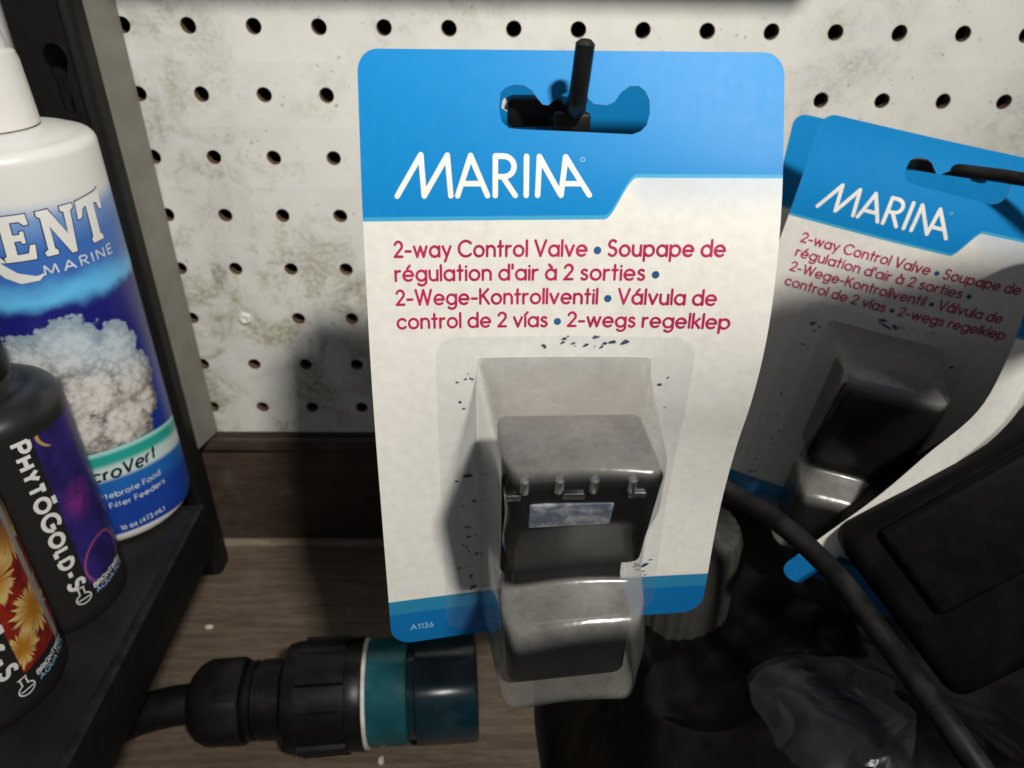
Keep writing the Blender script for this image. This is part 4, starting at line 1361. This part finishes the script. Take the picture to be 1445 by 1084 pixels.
add_lathe(bm, org, ax, [(p_, r_ * KR_) for p_, r_ in [(.0385, .0150), (.0388, .0200), (.0405, .0232), (.0440, .0240), (.0459, .0240), (.0461, .0240), (.0654, .0238), (.0656, .0240), (.0715, .0243), (.0722, .0238), (.0723, .018)]], 180, ribs)
mesh_obj('union_nut', bm, M_NUT, con)
bm = bmesh.new()
add_lathe(bm, org, ax, [(p_, r_ * KR_) for p_, r_ in [(.0722, .018), (.0723, .0236), (.0738, .0236), (.0739, .018)]], 60)
mesh_obj('gasket', bm, M_GASKET, con)
bm = bmesh.new()
add_lathe(bm, org, ax, [(p_, r_ * KR_) for p_, r_ in [(.0738, .012), (.0739, .0226), (.0750, .0230), (.0900, .0230), (.0905, .0222), (.0906, .012)]], 60)
mesh_obj('teal_sleeve', bm, M_TEAL, con)
bm = bmesh.new()
def flats(a, s, r):
    return r * (1 + 0.02 * math.cos(8 * a))
add_lathe(bm, org, ax, [(p_, r_ * KR_) for p_, r_ in [(.0905, .012), (.0906, .0205), (.0935, .0207), (.0940, .0234), (.1180, .0236), (.1195, .0226), (.1200, .016)]], 80, flats)
mesh_obj('teal_nut', bm, M_TEAL2, con)
bm = bmesh.new()
e0 = org + ax * 0.001
pts = smooth_path([e0 + ax * .003, e0 - ax * .010 + Vector((0, 0, -.0006)), e0 + Vector((-.030, -.004, -.006)), e0 + Vector((-.055, -.018, -.0125)), e0 + Vector((-.078, -.042, -.0160)), e0 + Vector((-.10, -.09, -.0164))], 8)
add_tube(bm, pts, .0082, 24)
mesh_obj('hose', bm, M_RUBBER, con)

# crumbs on the deck
M_CRUMB = plain('pale_crumb', (0.48, 0.44, 0.37), 0.8)
def crumb(loc, size, label, seed):
    rnd = random.Random(seed)
    bm = bmesh.new()
    bmesh.ops.create_icosphere(bm, subdivisions=2, radius=1.0)
    for v in bm.verts:
        k = rnd.uniform(.75, 1.2)
        v.co = Vector((loc[0] + v.co.x * size[0] * k, loc[1] + v.co.y * size[1] * k, loc[2] + (v.co.z + .8) * size[2] * k))
    o = mesh_obj('crumb', bm, M_CRUMB)
    tag(o, label, 'crumb', 'crumbs on the wooden deck')
crumb((-0.1776, -0.062, -0.271), (.0022, .0014, .0007), 'pale crumb on bare wood near the foot of the black post', 1)
crumb((-0.0805, -0.1335, -0.271), (.0014, .0022, .0010), 'pale crumb just below the white ring of the hose coupling', 2)

# ------------------------------------------------------------------ dark clutter at the lower right
M_CORD = dusty('black_cord_rubber', (0.012, 0.0118, 0.0115), 0.42, dust=(0.10, 0.095, 0.09), amount=0.35)
def ray_at(px, py, depth):
    d = ROT @ Vector(((px - 722.5) / 1051.9, -(py - 542) / 1051.9, -1.0))
    return CAM + d * depth
bm = bmesh.new()
pts = smooth_path([ray_at(985, 668, .262), ray_at(1030, 694, .252), ray_at(1100, 738, .238), ray_at(1180, 812, .222), ray_at(1260, 918, .205), ray_at(1335, 1018, .19), ray_at(1420, 1140, .178)], 10)
add_tube(bm, pts, .0033, 18)
o = mesh_obj('electric_cable', bm, M_CORD)
tag(o, 'thick black cable running diagonally in front of the bent pack', 'cable')

M_BAG = dusty('black_bag_film', (0.005, 0.005, 0.005), 0.36, dust=(0.018, 0.017, 0.016), amount=0.3)
def heap(name, x0, x1, y0, y1, hf, mat, nx=90, ny=90, amp=.006, sc=28.0, seed=0, keep=None):
    bm = bmesh.new()
    g = []
    for i in range(nx + 1):
        row = []
        for j in range(ny + 1):
            s, t = i / nx, j / ny
            x, y = lerp(x0, x1, s), lerp(y0, y1, t)
            z = hf(s, t)
            p = Vector((x * sc + seed, y * sc, z * sc))
            wv = p + Vector((noise.noise(p * .8), noise.noise(p * .8 + Vector((5, 5, 5))), 0)) * .5
            if keep:
                k = .7 * noise.noise(p * .7) + .35 * (1 - abs(noise.noise(wv * .8))) ** 8 - .25 * (1 - abs(noise.noise(wv * 1.3 + Vector((3, 1, 2))))) ** 8 + .10 * (1 - abs(noise.noise(wv * 2.6))) ** 6
            else:
                k = 1.0 * noise.noise(p) + .45 * noise.noise(p * 2.1) + .35 * (1 - abs(noise.noise(wv * 1.3))) ** 4 - .25 * (1 - abs(noise.noise(wv * 2.4 + Vector((3, 1, 2))))) ** 4
            e = min(1, 6 * min(s, 1 - s, t, 1 - t))
            row.append(bm.verts.new((x + .003 * noise.noise(p * 1.7), y + .003 * noise.noise(p * 1.3), max(z + amp * k * e, -0.2705))))
        g.append(row)
    for i in range(nx):
        for j in range(ny):
            if keep is None or keep((i + .5) / nx, (j + .5) / ny):
                bm.faces.new((g[i][j], g[i + 1][j], g[i + 1][j + 1], g[i][j + 1]))
    bmesh.ops.delete(bm, geom=[v for v in bm.verts if not v.link_faces], context='VERTS')
    return mesh_obj(name, bm, mat)
def bag_z(x, y):
    edge = smooth(-0.012, 0.03, x) * smooth(-0.30, -0.26, y) * (1 - smooth(-0.06, -0.03, y))
    z = -0.2705 + 0.062 * edge
    z += 0.030 * math.exp(-((x - 0.10) / 0.06) ** 2 - ((y + 0.19) / 0.05) ** 2) * edge
    return z
BX = (-0.012, 0.30, -0.30, -0.03)
o = heap('plastic_bag', *BX, lambda s, t: bag_z(lerp(BX[0], BX[1], s), lerp(BX[2], BX[3], t)), M_BAG, 230, 230, amp=.010, sc=17)
tag(o, 'crumpled black plastic bag heaped under the packs at the right', 'bag')
WX = (0.050, 0.098, -0.204, -0.150)
o = heap('clear_wrapper', *WX, lambda s, t: bag_z(lerp(WX[0], WX[1], s), lerp(WX[2], WX[3], t)) + .012 + .006 * math.sin(math.pi * s), M_CLEARBAG, 120, 120, .0042, 42, 4,
         keep=lambda s, t: abs(s - .5) ** 2.6 + abs(t - .5) ** 2.6 < .115 + .05 * noise.noise(Vector((s * 5, t * 5, 9))))
tag(o, 'crumpled clear plastic wrapper lying beside the black cable', 'wrapper')

# dark block added where the body of the bent pack lies in shade
M_BLOCK = dusty('black_shade_block_plastic', (0.006, 0.006, 0.006), 0.50, dust=(0.03, 0.028, 0.026), amount=0.25, up=False, spec=0.2)
def cam_dir(x, y, z):
    return (ROT @ Vector((x, y, z))).normalized()
A_, B_ = cam_dir(.58, -.80, .06), cam_dir(.78, .54, .28)
B_ = (B_ - A_ * A_.dot(B_)).normalized()
C_ = A_.cross(B_).normalized()
if C_.dot(ROT @ Vector((0, 0, 1))) > 0:
    C_ = -C_
O_ = ray_at(1180, 768, 0.2340)
ad = thing('shade_block', 'added dark block with a raised lid, in place of shade at the right edge', 'shade block', tuple(O_))
def in_block(bm, lo, hi, bev, seg=4):
    add_box(bm, lo, hi, bev, seg)
    for v in bm.verts:
        v.co = O_ + A_ * v.co.x + B_ * v.co.y + C_ * v.co.z
bm = bmesh.new()
in_block(bm, (0, 0, 0), (.062, .105, .040), .006)
mesh_obj('housing', bm, M_BLOCK, ad, recalc=True)
bm = bmesh.new()
in_block(bm, (.003, .012, -.0030), (.034, .098, .002), .0022)
mesh_obj('lid', bm, M_BLOCK, ad, recalc=True)

# ribbed grey canister behind the nearest pack
M_CAN = dusty('grey_ribbed_plastic', (0.10, 0.095, 0.085), 0.45, dust=(0.22, 0.21, 0.19), amount=0.4)
bm = bmesh.new()
def flutes(a, s, r):
    return r * (1 + (.03 if math.sin(a * 26) > 0 else 0)) if s > .004 else r
add_lathe(bm, (0.046, -0.098, -0.2708), (0, 0, 1), [(0, .019), (.002, .021), (.005, .021), (.098, .0205), (.102, .019), (.104, .012)], 156, flutes)
o = mesh_obj('ribbed_canister', bm, M_CAN)
tag(o, 'grey ribbed plastic canister half hidden behind the nearest pack', 'canister')
